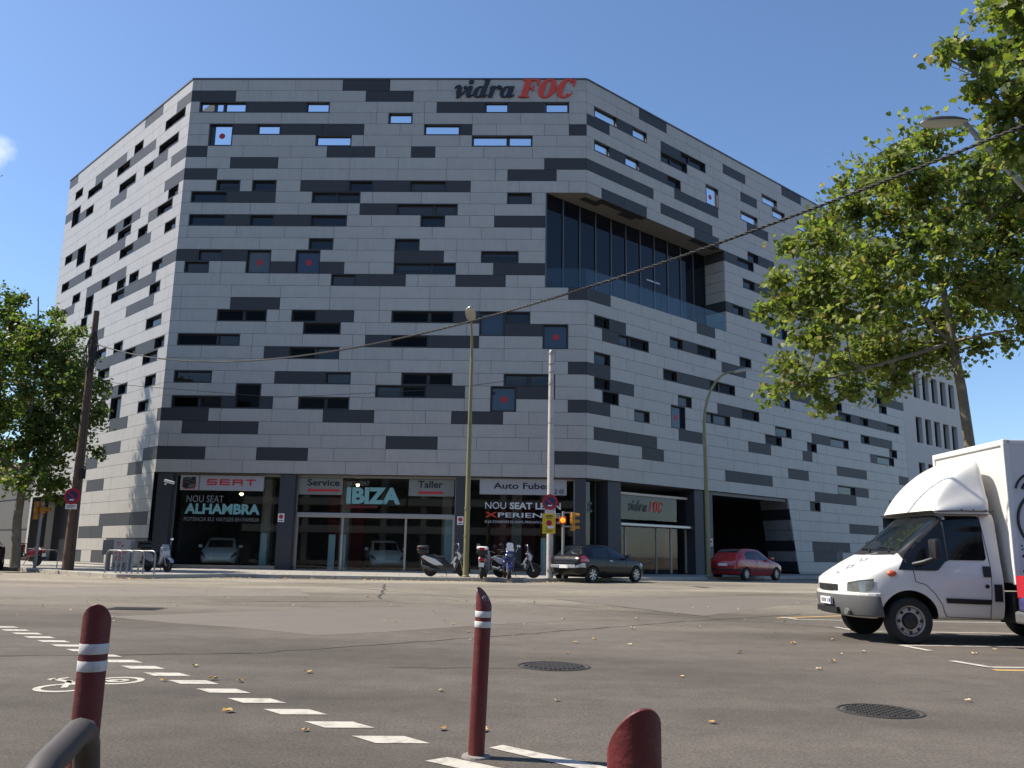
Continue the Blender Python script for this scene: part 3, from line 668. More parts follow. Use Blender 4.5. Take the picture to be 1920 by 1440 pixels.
for u0, u1 in ((.87, 6.11), (6.85, 14.6), (15.2, 20.3)):
    mid = [2.9] if u0 < 1 else ([9.16, 12.21] if u0 < 10 else [18.9])
    cuts = [u0]+mid+[u1]
    for a, b in zip(cuts[:-1], cuts[1:]):
        if u0 == 6.85:
            front_box('shop_window', a+.05, b-.05, .50, .512, 2.98, zc-.1, M_SHOP); front_box('glass_door', a+.06, b-.06, .50, .512, KZ+.08, 2.70, M_SHOP)
        else: front_box('shop_window', a+.01, b-.01, .50, .512, KZ+.16, zc-.1, M_SHOP)
    front_box('frame', u0, u1, .47, .54, zc-.1, zc, M_STEEL)
    front_box('sill', u0, u1, .44, .56, KZ, KZ+(.16 if u0 != 6.85 else .05), M_STEEL)
    for a in (u0, u1-.06): front_box('frame', a, a+.06, .47, .54, KZ+.16, zc-.1, M_STEEL)
for u in (6.91, 9.11, 12.16, 14.45): front_box('door_frame', u, u+.1, .46, .55, KZ+.05, 2.73, M_STEEL)
front_box('transom', 6.88, 14.58, .40, .58, 2.73, 2.95, M_STEEL, bevel=.02)
# street level, right: dark columns, entrance, garage
front_box('column', 1.62, 2.58, .1, 1.2, KZ, zc, M_COLUMN, 'R'); front_box('column', 8.62, 9.42, .1, 1.2, KZ, zc, M_COLUMN, 'R')
front_box('pilaster', 9.56, 10.2, .05, .9, KZ, zc, mat('grey pilaster', (0.13, 0.13, 0.125), .7, noise=.1), 'R')
front_box('shop_window', .1, 1.6, .7, .712, KZ+.1, zc, M_SHOP, 'R')
front_box('door_frame', 1.3, 1.38, .66, .74, KZ, zc, M_DGREY, 'R')
front_box('light_cove', 2.6, 8.6, .55, .65, 4.2, 4.32, mat('warm cove', (0.62, 0.52, 0.42), .5), 'R')
front_box('shop_window', 2.62, 8.6, .7, .712, 2.98, 4.2, M_SHOP, 'R')
front_box('entrance_canopy', 2.55, 8.75, .25, .75, 2.62, 2.78, M_STEEL, 'R', bevel=.03)
for u in (2.6, 3.5, 6.0, 7.2, 8.5): front_box('door_frame', u, u+(.12 if u != 6.0 else .05), .66, .75, KZ+.05, 2.62, mat('pale wood frame', (0.42, 0.33, 0.24), .5, noise=.1), 'R')
for a, b in ((2.72, 3.5), (3.62, 6.0), (6.05, 7.2), (7.32, 8.5)): front_box('glass_door', a+.01, b-.01, .70, .712, KZ+.05, 2.6, M_SHOP, 'R')
front_box('lobby_wall', 2.6, 8.6, 4.0, 4.1, KZ, zc, mat('lobby wall', (0.05, 0.047, 0.043), .7, noise=.2), 'R')
front_box('reception_desk', 4.2, 7.0, 2.6, 3.4, KZ, KZ+1.9, mat('wood screen', (0.10, 0.05, 0.028), .5, noise=.15), 'R')
front_box('lobby_floor', 2.4, 9, .75, 4, KZ, KZ+.015, MATS['showroom floor'], 'R')
front_box('red_banner', 7.4, 8.4, 1.2, 1.3, KZ+.4, 2.4, MATS['red showroom wall'], 'R')
# garage: dark hall with a leaning, panelled jamb
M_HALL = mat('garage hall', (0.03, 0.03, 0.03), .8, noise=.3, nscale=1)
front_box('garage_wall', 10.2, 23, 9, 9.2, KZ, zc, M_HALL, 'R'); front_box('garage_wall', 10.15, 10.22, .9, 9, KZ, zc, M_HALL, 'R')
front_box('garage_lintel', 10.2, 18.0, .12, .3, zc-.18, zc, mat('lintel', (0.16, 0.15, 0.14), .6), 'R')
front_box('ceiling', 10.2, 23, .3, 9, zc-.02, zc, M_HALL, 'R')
for i, r in enumerate(range(33, 41)):
    z1, z0_ = zrow(r)-.011, zlo(r)+.011
    if z1-z0_ < .1: continue
    m = MB(); uo1, uo0 = 18.0+(r-33)*.135, 18.0+(r-32)*.135
    P = [fp('R', uo1, z1, -.03), fp('R', uo0, z0_, -.03), fp('R', uo0+.55, z0_, -2.3), fp('R', uo1+.55, z1, -2.3)]
    m.add([p-BO for p in P]+[p-BO+Vector((.03, .02, 0)) for p in P], [(0, 1, 2, 3), (7, 6, 5, 4), (0, 4, 5, 1), (1, 5, 6, 2), (2, 6, 7, 3), (3, 7, 4, 0)])
    bbuild('jamb_panel', m, M_DARK if r in (34, 37, 39) else M_LIGHT, BO, 0)
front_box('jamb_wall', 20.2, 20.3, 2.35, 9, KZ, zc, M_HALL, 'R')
# further doorway on the right, garage on the left
front_box('doorway', 30.6, 33.0, .5, .6, KZ, zrow(34), M_BACK, 'R')
front_box('garage_door', 10.75, 18.2, 1.3, 1.4, KZ, zrow(34), mat('garage shutter', (0.012, 0.013, 0.016), .5), 'L')
front_box('garage_jamb', 18.2, 18.3, .1, 1.4, KZ, zrow(34), M_COLUMN, 'L'); front_box('garage_jamb', 10.65, 10.75, .1, 1.4, KZ, zrow(34), M_COLUMN, 'L')
front_box('vent_grille', 23.9, 24.5, -.012, .02, 1.0, 1.7, M_DGREY, 'R')

# ---------------------------------------------------------------- letters
class Glyph(MB):
    def __init__(self, th): super().__init__(); self.th = th; self.k = 0
    def _ext(self, P, sh=0.28):
        self.k += 1; e = 0.0015*self.k
        self.prism([(x+sh*y, y) for x, y in P], -e, self.th, lambda p, q, t: (p, t if t > 0 else t, q))
    def stroke(self, pts, ws):
        n = len(pts); P = [Vector(p) for p in pts]; l, r = [], []
        for i in range(n):
            d = (P[min(i+1, n-1)]-P[max(i-1, 0)]).normalized(); nn = Vector((-d.y, d.x)); w = ws[i]/2 if isinstance(ws, (list, tuple)) else ws/2
            l.append(P[i]+nn*w); r.append(P[i]-nn*w)
        self._ext([tuple(v) for v in l]+[tuple(v) for v in reversed(r)])
    def curve(self, fn, w, n=14):
        ts = [i/n for i in range(n+1)]; self.stroke([fn(t) for t in ts], [w(t) for t in ts])
    def ball(self, x, y, r): self._ext([(x+r*math.cos(2*PI*i/16), y+r*math.sin(2*PI*i/16)) for i in range(16)])
    def rect(self, x0, x1, y0, y1): self._ext([(x0, y0), (x1, y0), (x1, y1), (x0, y1)])
    def poly(self, P): self._ext(P)
    def bowl(self, cx, cy, rx, ry, wx, wy, a0=0, a1=360):
        n = 28; t0, t1 = math.radians(a0), math.radians(a1)
        self.curve(lambda t: (cx+(rx-wx/2)*math.cos(t0+(t1-t0)*t), cy+(ry-wy/2)*math.sin(t0+(t1-t0)*t)), lambda t: wy+(wx-wy)*abs(math.cos(t0+(t1-t0)*t))**1.5, n)
def glyph(ch, th):
    g = Glyph(th)
    if ch == 'v':
        g.stroke([(-.02, .50), (.05, .60), (.14, .62), (.21, .52), (.22, .30), (.26, .10)], [.04, .10, .17, .22, .22, .16])
        g.curve(lambda t: (.24+.30*math.sin(t*1.75), .06+.5*t**1.3), lambda t: .05+.07*(1-t), 12); g.ball(.46, .55, .085)
        g.stroke([(.20, .03), (.28, .0), (.36, .08)], [.08, .12, .06])
    elif ch == 'i':
        g.stroke([(.0, .50), (.07, .60), (.14, .56)], [.04, .07, .16]); g.stroke([(.14, .60), (.14, .14)], .20); g.stroke([(.14, .16), (.19, .04), (.28, .05), (.36, .16)], [.20, .14, .08, .04]); g.ball(.09, .86, .115)
    elif ch == 'd':
        g.bowl(.26, .30, .27, .31, .20, .05); g.stroke([(.47, 1.0), (.47, .14)], .20); g.stroke([(.47, .16), (.52, .04), (.60, .05), (.68, .16)], [.20, .14, .08, .04]); g.stroke([(.26, 1.0), (.47, .96)], [.03, .09])
    elif ch == 'r':
        g.stroke([(.0, .50), (.07, .60), (.14, .56)], [.04, .07, .16]); g.stroke([(.14, .62), (.14, .0)], .20); g.stroke([(.2, .40), (.28, .55), (.38, .62), (.45, .58)], [.05, .06, .09, .10]); g.ball(.45, .53, .10)
    elif ch == 'a':
        g.bowl(.26, .30, .27, .31, .20, .05); g.stroke([(.47, .61), (.47, .14)], .20); g.stroke([(.47, .16), (.52, .04), (.60, .05), (.68, .16)], [.20, .14, .08, .04])
    elif ch == 'F':
        g.rect(.12, .40, .0, 1.0); g.rect(0, .52, 0, .07); g.rect(.0, .80, .93, 1.0); g.poly([(.80, .95), (.80, .66), (.75, .66), (.60, .93)]); g.rect(.38, .62, .48, .54); g.poly([(.62, .66), (.62, .36), (.57, .36), (.52, .51), (.57, .66)])
    elif ch == 'O':
        g.bowl(.42, .5, .42, .52, .30, .06)
    elif ch == 'C':
        g.bowl(.42, .5, .42, .52, .30, .06, 48, 320); g.poly([(.70, .97), (.78, .97), (.78, .62), (.73, .62), (.62, .90)]); g.stroke([(.64, .10), (.72, .18), (.78, .30)], [.06, .05, .03])
    return g
ADV = {'v': .56, 'i': .36, 'd': .70, 'r': .54, 'a': .66, 'F': .86, 'O': .90, 'C': .86}
def word(parent, txt, x, w, h, zb_, th, material, xheight_total=1.0):
    tot = sum(ADV[c] for c in txt); s = w/(tot+.15)
    for c in txt:
        g = glyph(c, th/1.0); g.v = [(vx*s+x, vy, vz*h+zb_) for vx, vy, vz in g.v]
        g.build('letter', material, parent); x += ADV[c]*s
sg = thing('facade_sign', 'big raised black and red italic letters at the top of the grey facade', 'sign', fp('F', 13.8, 24.53, .09), frot('F'))
word(sg, 'vidra', 0, 3.35, 1.03, 0, .08, M_INK); word(sg, 'FOC', 3.45, 3.0, 1.03, 0, .08, M_FOC)
s2 = thing('window_lettering', 'small black and red italic lettering on the glass above the side entrance', 'lettering', fp('R', 3.75, 3.42, -.68), frot('R'))
word(s2, 'vidra', 0, 1.6, .55, 0, .006, M_INK); word(s2, 'FOC', 1.72, 1.15, .55, 0, .006, M_FOC)

def sign_board(name, label, u0, u1, z0_, z1_, material, depth=.14, d=-.30):
    t = thing(name, label, 'sign', fp('F', u0, z0_, d), frot('F'))
    m = MB(); m.box(0, u1-u0, 0, depth, 0, z1_-z0_); m.build('board', material, t, bevel=.015); return t
def letter_part(t, body, x, z, w, h, material, offset=0.0, shear=0.0, y=-.004, name='lettering'):
    link_mesh(name, text_mesh(name, body, 1.0, material, .004, offset, shear, w, h), t, (x, y, z))
def rects(t, name, material, lst, y0=-.012, y1=.0):
    m = MB()
    for P in lst: m.prism(P, y0, y1, lambda p, q, s: (p, s, q))
    m.build(name, material, t)
def R4(x0, x1, z0_, z1_): return [(x0, z0_), (x1, z0_), (x1, z1_), (x0, z1_)]
tb = sign_board('brand_sign', 'wide light grey fascia sign with spaced red capitals over the left shop window', 2.10, 5.24, 3.93, 4.66, M_SIGN)
wl, hl, st = .50, .29, .062; x = .36
def wide(ch, x):
    if ch == 'S': return [R4(x+.03, x+wl, hl-st, hl), R4(x, x+st*1.4, hl*.5, hl-st), R4(x+.02, x+wl-.02, hl*.5-st/2, hl*.5+st/2), R4(x+wl-st*1.4, x+wl, st, hl*.5), R4(x, x+wl-.03, 0, st)]
    if ch == 'E': return [R4(x, x+st*1.4, 0, hl)]+[R4(x+st*1.4, x+wl, z, z+st) for z in (0, hl*.5-st/2, hl-st)]
    if ch == 'A': return [R4(x, x+st*1.4, 0, hl-.02), R4(x+wl-st*1.4, x+wl, 0, hl-.02), R4(x+.04, x+wl-.04, hl-st, hl), R4(x+st*1.4, x+wl-st*1.4, hl*.38, hl*.38+st)]
    return [R4(x, x+wl, hl-st, hl), R4(x+wl/2-st*.7, x+wl/2+st*.7, 0, hl-st)]
for c in 'SEAT':
    rects(tb, 'letter', M_REDSIGN, [[(p, q+.25) for p, q in P] for P in wide(c, x)]); x += wl+.13
tb = sign_board('emblem_sign', 'square grey sign with a striped silver and red emblem beside the red capitals', 1.15, 2.06, 3.93, 4.66, M_SIGN)
shield = [(.13, .60), (.75, .64), (.76, .22), (.70, .12), (.45, .08), (.18, .10), (.12, .2)]
rects(tb, 'emblem_ground', M_BLACK, [shield], -.008)
rects(tb, 'emblem_edge', M_REDSIGN, [[(.11, .45), (.14, .45), (.14, .12), (.11, .14)], [(.16, .08), (.70, .09), (.74, .2), (.79, .2), (.72, .06), (.18, .05)], [(.74, .2), (.79, .2), (.78, .5), (.75, .5)]], -.014)
band = lambda z, h, k: [(.14, z), (.35, z-.01), (.55, z-.08-k), (.74, z-.10-k), (.74, z-.10-k+h), (.55, z-.08-k+h), (.35, z-.01+h), (.14, z+h)]
rects(tb, 'emblem_stripe', M_CHROME, [band(.50, .05, 0), band(.38, .04, .02), [(.42, .12), (.68, .13), (.73, .2), (.72, .28), (.55, .30), (.40, .22)], R4(.40, .58, .52, .62)], -.016)
tb = sign_board('direction_sign', 'greenish grey sign panel with black writing and a red arrow, left one of two', 6.92, 9.06, 3.81, 4.62, M_SIGNB, .05, -.44)
letter_part(tb, 'Service', .42, .42, 1.58, .33, M_INK, .025)
arrow = lambda x0, x1, z: [(x0, z), (x0+.16, z+.12), (x0+.16, z+.055), (x1, z+.055), (x1, z-.055), (x0+.16, z-.055), (x0+.16, z-.12)]
rects(tb, 'arrow', M_REDSIGN, [arrow(.42, 2.0, .21)])
tb = sign_board('direction_sign', 'greenish grey sign panel with black writing and a red arrow, right one of two', 12.28, 14.5, 3.81, 4.62, M_SIGNB, .05, -.44)
letter_part(tb, 'Taller', .45, .40, 1.2, .34, M_INK, .025)
rects(tb, 'arrow', M_REDSIGN, [arrow(.45, 1.68, .17)])
tb = sign_board('dealer_sign', 'long light grey fascia sign with black writing over the right shop window', 15.72, 19.9, 3.94, 4.70, M_SIGN)
letter_part(tb, 'Auto', .66, .27, 1.22, .30, M_INK, .022)
letter_part(tb, 'Fuber', 2.08, .27, 1.34, .30, M_INK, .022)
letter_part(tb, '2', 3.42, .07, .14, .21, M_INK, .02)
letter_part(tb, '2', 3.59, .07, .14, .21, M_INK, .02)
letter_part(tb, '@', 3.80, .06, .26, .23, M_INK, .01)

def glass_text(label, lines, face='F', d=-.485):
    u0 = min(l[1] for l in lines); z0_ = min(l[2] for l in lines)
    t = thing('window_lettering', label, 'lettering', fp(face, u0, z0_, d), frot(face))
    for body, u, z, w, h, material, off in lines: letter_part(t, body, u-u0, z-z0_, w, h, material, off, 0, 0)
    return t
glass_text('pale teal and grey lettering in three lines on the left shop window', [('NOU SEAT', 1.46, 3.36, 1.82, .33, M_GREYVINYL, 0), ('ALHAMBRA', 1.41, 2.80, 3.68, .50, M_TEAL, .04), ("POTENCIA ELS VIATGES EN FAMÍLIA", 1.41, 2.46, 3.68, .23, M_GREYVINYL, 0)])
t = glass_text('big pale teal capitals on the glass above the showroom doors', [('NOU SEAT', 9.3, 4.28, 1.05, .2, M_GREYVINYL, 0), ('IBIZA', 9.27, 3.40, 2.62, .80, M_TEAL, .05)])
rects(t, 'small_red_line', mat('dull red vinyl', (0.16, 0.012, 0.015), .5), [R4(.03+i*.095, .095+i*.095, -.20, -.09) for i in range(16)])
t = glass_text('white lettering in three lines on the right shop window', [('NOU', 16.0, 3.26, 1.0, .33, M_WHITEVINYL, 0), ('SEAT LEÓN', 17.18, 3.26, 2.45, .40, M_WHITEVINYL, .03), ('PERIENCE', 16.62, 2.86, 3.0, .23, M_WHITEVINYL, .012), ("SI JA CONEIXES EL CAMÍ, PROVA'N UN DE NOU.", 16.0, 2.56, 3.63, .18, M_WHITEVINYL, 0)])
rects(t, 'cross_letter', M_FOC, [[(.0, .30), (.13, .30), (.58, .55), (.45, .55)], [(.0, .55), (.13, .55), (.58, .30), (.45, .30)]], -.006)
glass_text('tall narrow pale letters on the side window by the corner column', [('ÓN SC', .25, 3.2, .85, .62, M_GREYVINYL, .015)], 'R', -.68)

# small signs and a camera fixed to the columns
def vado(label, face, u, z, d=-.045):
    t = thing('garage_sign', label, 'sign', fp(face, u, z, d), frot(face), 'small no parking plates on the columns')
    m = MB(); m.box(-.15, .15, 0, .01, -.2, .2); m.build('plate', M_WHITE, t)
    m = MB(); m.prism([(.105*math.cos(2*PI*i/18), .05+.105*math.sin(2*PI*i/18)) for i in range(18)], -.004, .0, lambda p, q, s: (p, s, q)); m.build('red_disc', M_REDSIGN, t)
    m = MB(); m.prism(R4(-.1, .1, -.15, -.11), -.004, 0, lambda p, q, s: (p, s, q)); m.build('lettering', M_INK, t)
vado('small white plate with a red disc on the column right of the left shop window', 'F', 6.28, 2.66)
vado('small white plate with a red disc on the column beside the green lamp post', 'F', 14.86, 2.66)
vado('small white plate with a red disc on the pilaster left of the open garage', 'R', 9.95, 1.95, -.035)
t = thing('security_camera', 'white security camera on a bracket on the left corner column', 'camera', fp('F', .62, 4.25, -.05), frot('F'))
m = MB(); m.box(-.05, .42, -.30, -.12, 0, .14, M=Matrix.Rotation(.25, 4, 'Y')); m.build('housing', M_WHITE, t, bevel=.02)
m = MB(); m.tube([(-.05, 0, -.1), (-.02, -.2, -.1), (.08, -.22, .0)], .025, 8); m.build('bracket', M_WHITE, t)
M_BULB = emat('lit bulb', (1.0, 0.80, 0.45), 6.0)
for lab, u, d, z in (('lit showroom lamp hanging behind the left shop window', 3.75, 1.6, 3.78), ('bright twin showroom lamp above the pale teal capitals', 9.6, 1.4, 4.3), ('small lit showroom lamp behind the pale teal capitals', 10.6, 2.2, 4.05)):
    t = thing('ceiling_lamp', lab, 'lamp', fp('F', u, z, -d), frot('F'))
    m = MB(); m.lathe([(.05, .0), (.10, .08), (.05, .16)], 12); m.build('bulb', M_BULB, t)
    m = MB(); m.lathe([(.12, .12), (.12, .20), (.02, .24)], 12); m.tube([(0, 0, .24), (0, 0, zc-z)], .01, 5); m.build('fitting', M_BLACK, t)

# ---------------------------------------------------------------- neighbouring buildings
wb = thing('white_building', 'plain white building with rows of tall narrow windows beyond the clad block', 'building', fp('R', 41, 0), frot('R'))
M_WR = mat('white render', (0.47, 0.46, 0.44), .8, noise=.05, nscale=.6, bump=.15, bscale=30)
U0, U1, HT = RLEN+.02, 46.9, 19.5
cols = [37.32+i*1.72 for i in range(5)]; rows_ = [(3.0, 5.0), (6.6, 8.62), (10.15, 12.2), (13.7, 15.75)]
m = MB(); xs = [U0]; 
for c in cols: xs += [c, c+1.16]
xs.append(U1); zs = [0]
for a, b in rows_: zs += [a, b]
zs.append(HT)
for i in range(len(xs)-1):
    for j in range(len(zs)-1):
        if i % 2 == 1 and j % 2 == 1: continue
        m.box(xs[i]-41, xs[i+1]-41, 0, .5, zs[j], zs[j+1])
m.build('wall', M_WR, wb)
m = MB(); m.box(U0-41, U1-41, .5, 14, 0, HT-.3); m.build('body', M_WR, wb)
for c in cols:
    for a, b in rows_:
        w = MB(); w.box(-.58, -.50, .28, .34, 0, b-a); w.box(.50, .58, .28, .34, 0, b-a); w.box(-.5, .5, .28, .34, b-a-.08, b-a); w.box(-.5, .5, .28, .34, 0, .08); w.box(-.03, .03, .28, .34, .08, b-a-.08)
        o = w.build('window', M_DGREY, wb, loc=(c+.58-41, 0, a))
        g = MB(); g.box(-.5, .5, .36, .37, .08, b-a-.08); g.build('pane', M_PANE['W'], o)
m = MB(); m.box(U0-41, U1-41, -.06, .6, HT, HT+.15); m.build('coping', M_COPING, wb)

gw = thing('grey_warehouse', 'plain grey concrete building behind the left street tree', 'building', fp('L', 30, 0), frot('L'))
m = MB(); m.box(-14, 11.2, .4, 12, 0, 6.2); m.build('wall', mat('grey concrete render', (0.085, 0.085, 0.082), .85, noise=.15, nscale=.8), gw)
for zz in (2.2, 4.2):
    m = MB(); m.box(-14, 11.2, .36, .41, zz, zz+.04); m.build('joint_band', M_DGREY, gw)
m = MB(); m.box(-14.2, 11.3, .2, 12.2, 6.2, 6.5); m.build('roof', mat('brown tile roof', (0.20, 0.11, 0.07), .8, noise=.2), gw)
lb = thing('side_street_building', 'long grey block across the left side street, out to the left', 'building', fp('L', 20, 0, 21), frot('L'))
m = MB(); m.box(-32, 34, -14, -.4, 0, 12.5); m.build('body', mat('grey brown render', (0.16, 0.145, 0.13), .85, noise=.12, nscale=.5), lb)
for z in (3.6, 6.6, 9.6, 12.2):
    m = MB(); m.box(-32, 34, -.4, .05, z, z+.35); m.build('ledge', mat('ledge render', (0.22, 0.2, 0.18), .85), lb)
# building across the street, behind the photographer: it is what the shop glass mirrors
ob = thing('opposite_building', 'long pale office building with bands of windows on the near side of the street', 'building', (0, -24, 0))
M_OPP = mat('cream render', (0.50, 0.48, 0.43), .8, noise=.08, nscale=.5)
m = MB(); m.box(-45, 45, -12, -.6, 0, 13.5); m.build('body', mat('dark loggia', (0.05, 0.048, 0.045), .6), ob)
for z in (3.4, 6.8, 10.2, 13.0):
    m = MB(); m.box(-45, 45, -.6, 0.2, z, z+.9); m.build('band', M_OPP, ob)
for i in range(19):
    m = MB(); m.box(-45+i*4.97, -44.3+i*4.97, -.6, 0, 0, 13.0); m.build('pier', M_OPP, ob)
# centres of the foliage masses: x, y, z, radius, density
CLUST_R=[(12.92,23.81,8.14,0.94,1.0),(13.35,20.45,7.74,1.09,1.0),(10.38,20.68,10.22,0.99,1.0),(10.89,20.94,8.31,0.80,1.0),(9.87,23.28,6.78,1.06,1.0),(14.39,23.72,12.24,0.98,1.0),(12.58,22.63,11.93,0.81,1.0),(15.65,24.19,11.45,0.87,1.0),(10.54,22.61,11.61,0.77,1.0),(9.27,21.19,8.18,0.93,1.0),(7.34,21.88,7.90,0.90,1.0),(9.78,21.48,10.15,0.77,1.0),(13.94,22.64,9.55,0.88,1.0),(9.02,20.30,8.61,0.88,1.0),(8.89,22.75,6.39,1.01,1.0),(8.63,21.63,7.36,0.80,1.0),(11.48,22.55,7.54,0.96,1.0),(11.55,21.93,10.35,1.08,1.0),(10.56,21.41,9.42,0.93,1.0),(7.45,19.93,8.73,0.80,1.0),(13.84,20.65,9.00,0.82,1.0),(9.33,20.57,6.89,0.80,1.0),(14.18,23.85,8.49,0.96,1.0),(12.20,21.95,8.62,0.95,1.0),(12.62,21.05,8.33,1.05,1.0),(13.02,23.04,10.08,0.90,1.0),(9.62,19.90,7.50,0.76,1.0),(7.40,19.96,6.44,1.00,1.0),(9.44,19.94,11.18,0.91,1.0),(8.22,22.08,8.69,0.88,1.0),(8.81,21.11,10.10,1.07,1.0),(10.42,24.00,12.32,1.01,1.0),(13.32,22.16,10.56,1.08,1.0),(11.05,22.89,6.71,0.84,1.0),(12.97,20.42,10.47,0.81,1.0),(10.56,20.26,10.74,0.89,1.0),(10.63,22.47,9.09,0.83,1.0),(13.04,20.16,6.80,0.87,1.0),(8.01,21.81,7.64,1.05,1.0),(9.66,23.72,9.61,1.03,1.0),(10.82,20.94,11.93,1.03,1.0),(11.94,21.04,10.43,0.95,1.0),(11.53,22.15,6.67,0.84,1.0),(9.58,22.18,7.80,0.85,1.0),(10.55,23.30,6.52,0.84,1.0),(9.17,23.24,8.56,0.82,1.0),(10.54,19.84,8.84,0.91,1.0),(9.17,23.68,10.88,0.97,1.0),(12.32,20.91,11.50,0.93,1.0),(14.20,21.26,11.10,0.98,1.0),(6.78,21.00,8.21,0.40,1.1),(7.26,21.50,9.34,0.45,1.0),(6.47,21.00,7.35,0.30,1.0),(6.81,21.00,5.83,0.50,1.1),(6.32,20.80,5.11,0.40,1.1),(7.63,21.50,5.47,0.55,1.1),(7.87,21.50,4.99,0.30,1.0),(8.51,21.00,5.32,0.50,1.0),(10.04,22.00,5.68,0.40,0.9),(9.46,21.50,5.36,0.28,0.8),(8.97,22.00,11.25,0.30,1.0),(12.36,22.00,6.65,0.35,0.9),(7.68,21.50,7.81,0.50,1.0),(12.92,22.50,8.20,0.60,0.9),(13.39,22.50,7.01,0.40,0.8),(13.55,22.00,10.17,0.80,0.9),(13.41,22.50,8.82,0.80,0.9),(13.74,22.00,7.77,0.70,0.9),(13.21,23.00,10.09,0.80,0.9)]
CLUST_TR=[(7.62,11.98,9.72,0.55,1.0),(7.48,11.88,8.29,0.53,1.0),(9.02,13.48,8.66,0.54,1.0),(7.71,12.58,7.58,0.44,1.0),(9.02,13.21,9.42,0.43,1.0),(7.95,11.71,9.91,0.48,1.0),(8.42,13.36,9.80,0.57,1.0),(8.19,12.62,7.38,0.41,1.0),(7.85,12.54,8.16,0.48,1.0),(8.55,12.88,10.02,0.47,1.0),(7.98,12.43,10.59,0.55,1.0),(7.40,12.40,9.12,0.28,1.2),(6.97,12.30,9.14,0.18,1.3),(6.65,12.20,8.93,0.10,1.5),(7.31,12.40,8.51,0.25,1.1),(8.03,12.60,10.03,0.30,1.0),(7.50,12.30,8.00,0.30,1.1),(8.11,12.50,10.06,0.35,1.0)]
CLUST_L=[(-19.88,37.57,10.01,0.83,1.0),(-20.55,37.12,8.72,1.07,1.0),(-18.85,37.71,7.87,1.00,1.0),(-23.30,37.58,5.67,1.08,1.0),(-22.28,37.84,7.41,0.88,1.0),(-23.66,38.35,11.71,1.11,1.0),(-20.35,35.50,7.62,0.90,1.0),(-22.16,35.48,8.56,0.98,1.0),(-22.82,35.67,3.94,0.95,1.0),(-20.93,36.33,9.22,1.00,1.0),(-19.18,36.21,4.99,0.84,1.0),(-18.49,35.20,7.85,1.12,1.0),(-19.60,36.42,6.24,1.02,1.0),(-22.93,35.43,11.31,0.82,1.0),(-22.15,36.91,9.37,1.02,1.0),(-24.80,38.17,8.57,0.89,1.0),(-20.24,38.01,7.31,1.14,1.0),(-20.53,36.40,6.07,1.00,1.0),(-19.83,35.48,10.12,1.03,1.0),(-22.62,37.75,5.12,1.09,1.0),(-22.93,37.14,10.31,0.92,1.0),(-19.16,35.65,3.80,0.95,1.0),(-24.01,37.20,7.34,0.81,1.0),(-22.89,36.24,4.91,1.10,1.0),(-20.35,37.13,4.77,1.12,1.0),(-22.77,35.57,10.25,0.98,1.0),(-22.02,35.97,6.83,1.02,1.0),(-22.76,38.30,6.51,1.02,1.0),(-19.48,38.26,8.92,1.07,1.0),(-18.28,35.86,5.44,1.09,1.0),(-20.94,37.36,7.00,1.03,1.0),(-22.80,38.13,11.07,0.85,1.0),(-22.91,37.66,4.15,1.10,1.0),(-20.06,35.21,3.84,1.00,1.0),(-20.49,36.83,9.55,0.96,1.0),(-22.98,36.24,9.54,0.83,1.0),(-18.42,36.89,6.72,1.10,1.0),(-20.53,37.71,8.04,0.81,1.0),(-23.34,37.06,7.89,0.92,1.0),(-24.39,38.06,6.08,1.08,1.0),(-21.16,36.44,5.33,0.89,1.0),(-20.39,35.29,9.76,0.95,1.0),(-19.14,35.74,8.85,1.07,1.0),(-20.13,36.83,5.58,0.98,1.0),(-21.71,36.50,11.83,0.50,1.0),(-20.11,36.50,11.25,0.50,1.0),(-18.70,36.00,10.30,0.40,1.0),(-17.39,36.00,7.85,0.40,1.0),(-17.39,36.00,6.82,0.35,1.0),(-17.31,36.00,5.00,0.30,1.0),(-18.87,36.50,3.79,0.50,0.9),(-22.60,37.00,11.97,0.60,1.0),(-18.98,36.00,3.08,0.35,0.9)]
CLUST_L2=[(-28.35,41.57,12.10,1.13,1.0),(-27.96,41.57,10.37,1.01,1.0),(-26.00,42.39,8.98,1.33,1.0),(-24.57,41.84,5.47,1.04,1.0),(-24.77,43.28,8.08,1.07,1.0),(-26.11,41.03,10.21,0.98,1.0),(-27.93,42.94,6.03,1.36,1.0),(-24.67,42.90,9.97,1.20,1.0),(-25.32,42.97,11.67,1.28,1.0),(-28.86,43.87,7.87,1.23,1.0)]
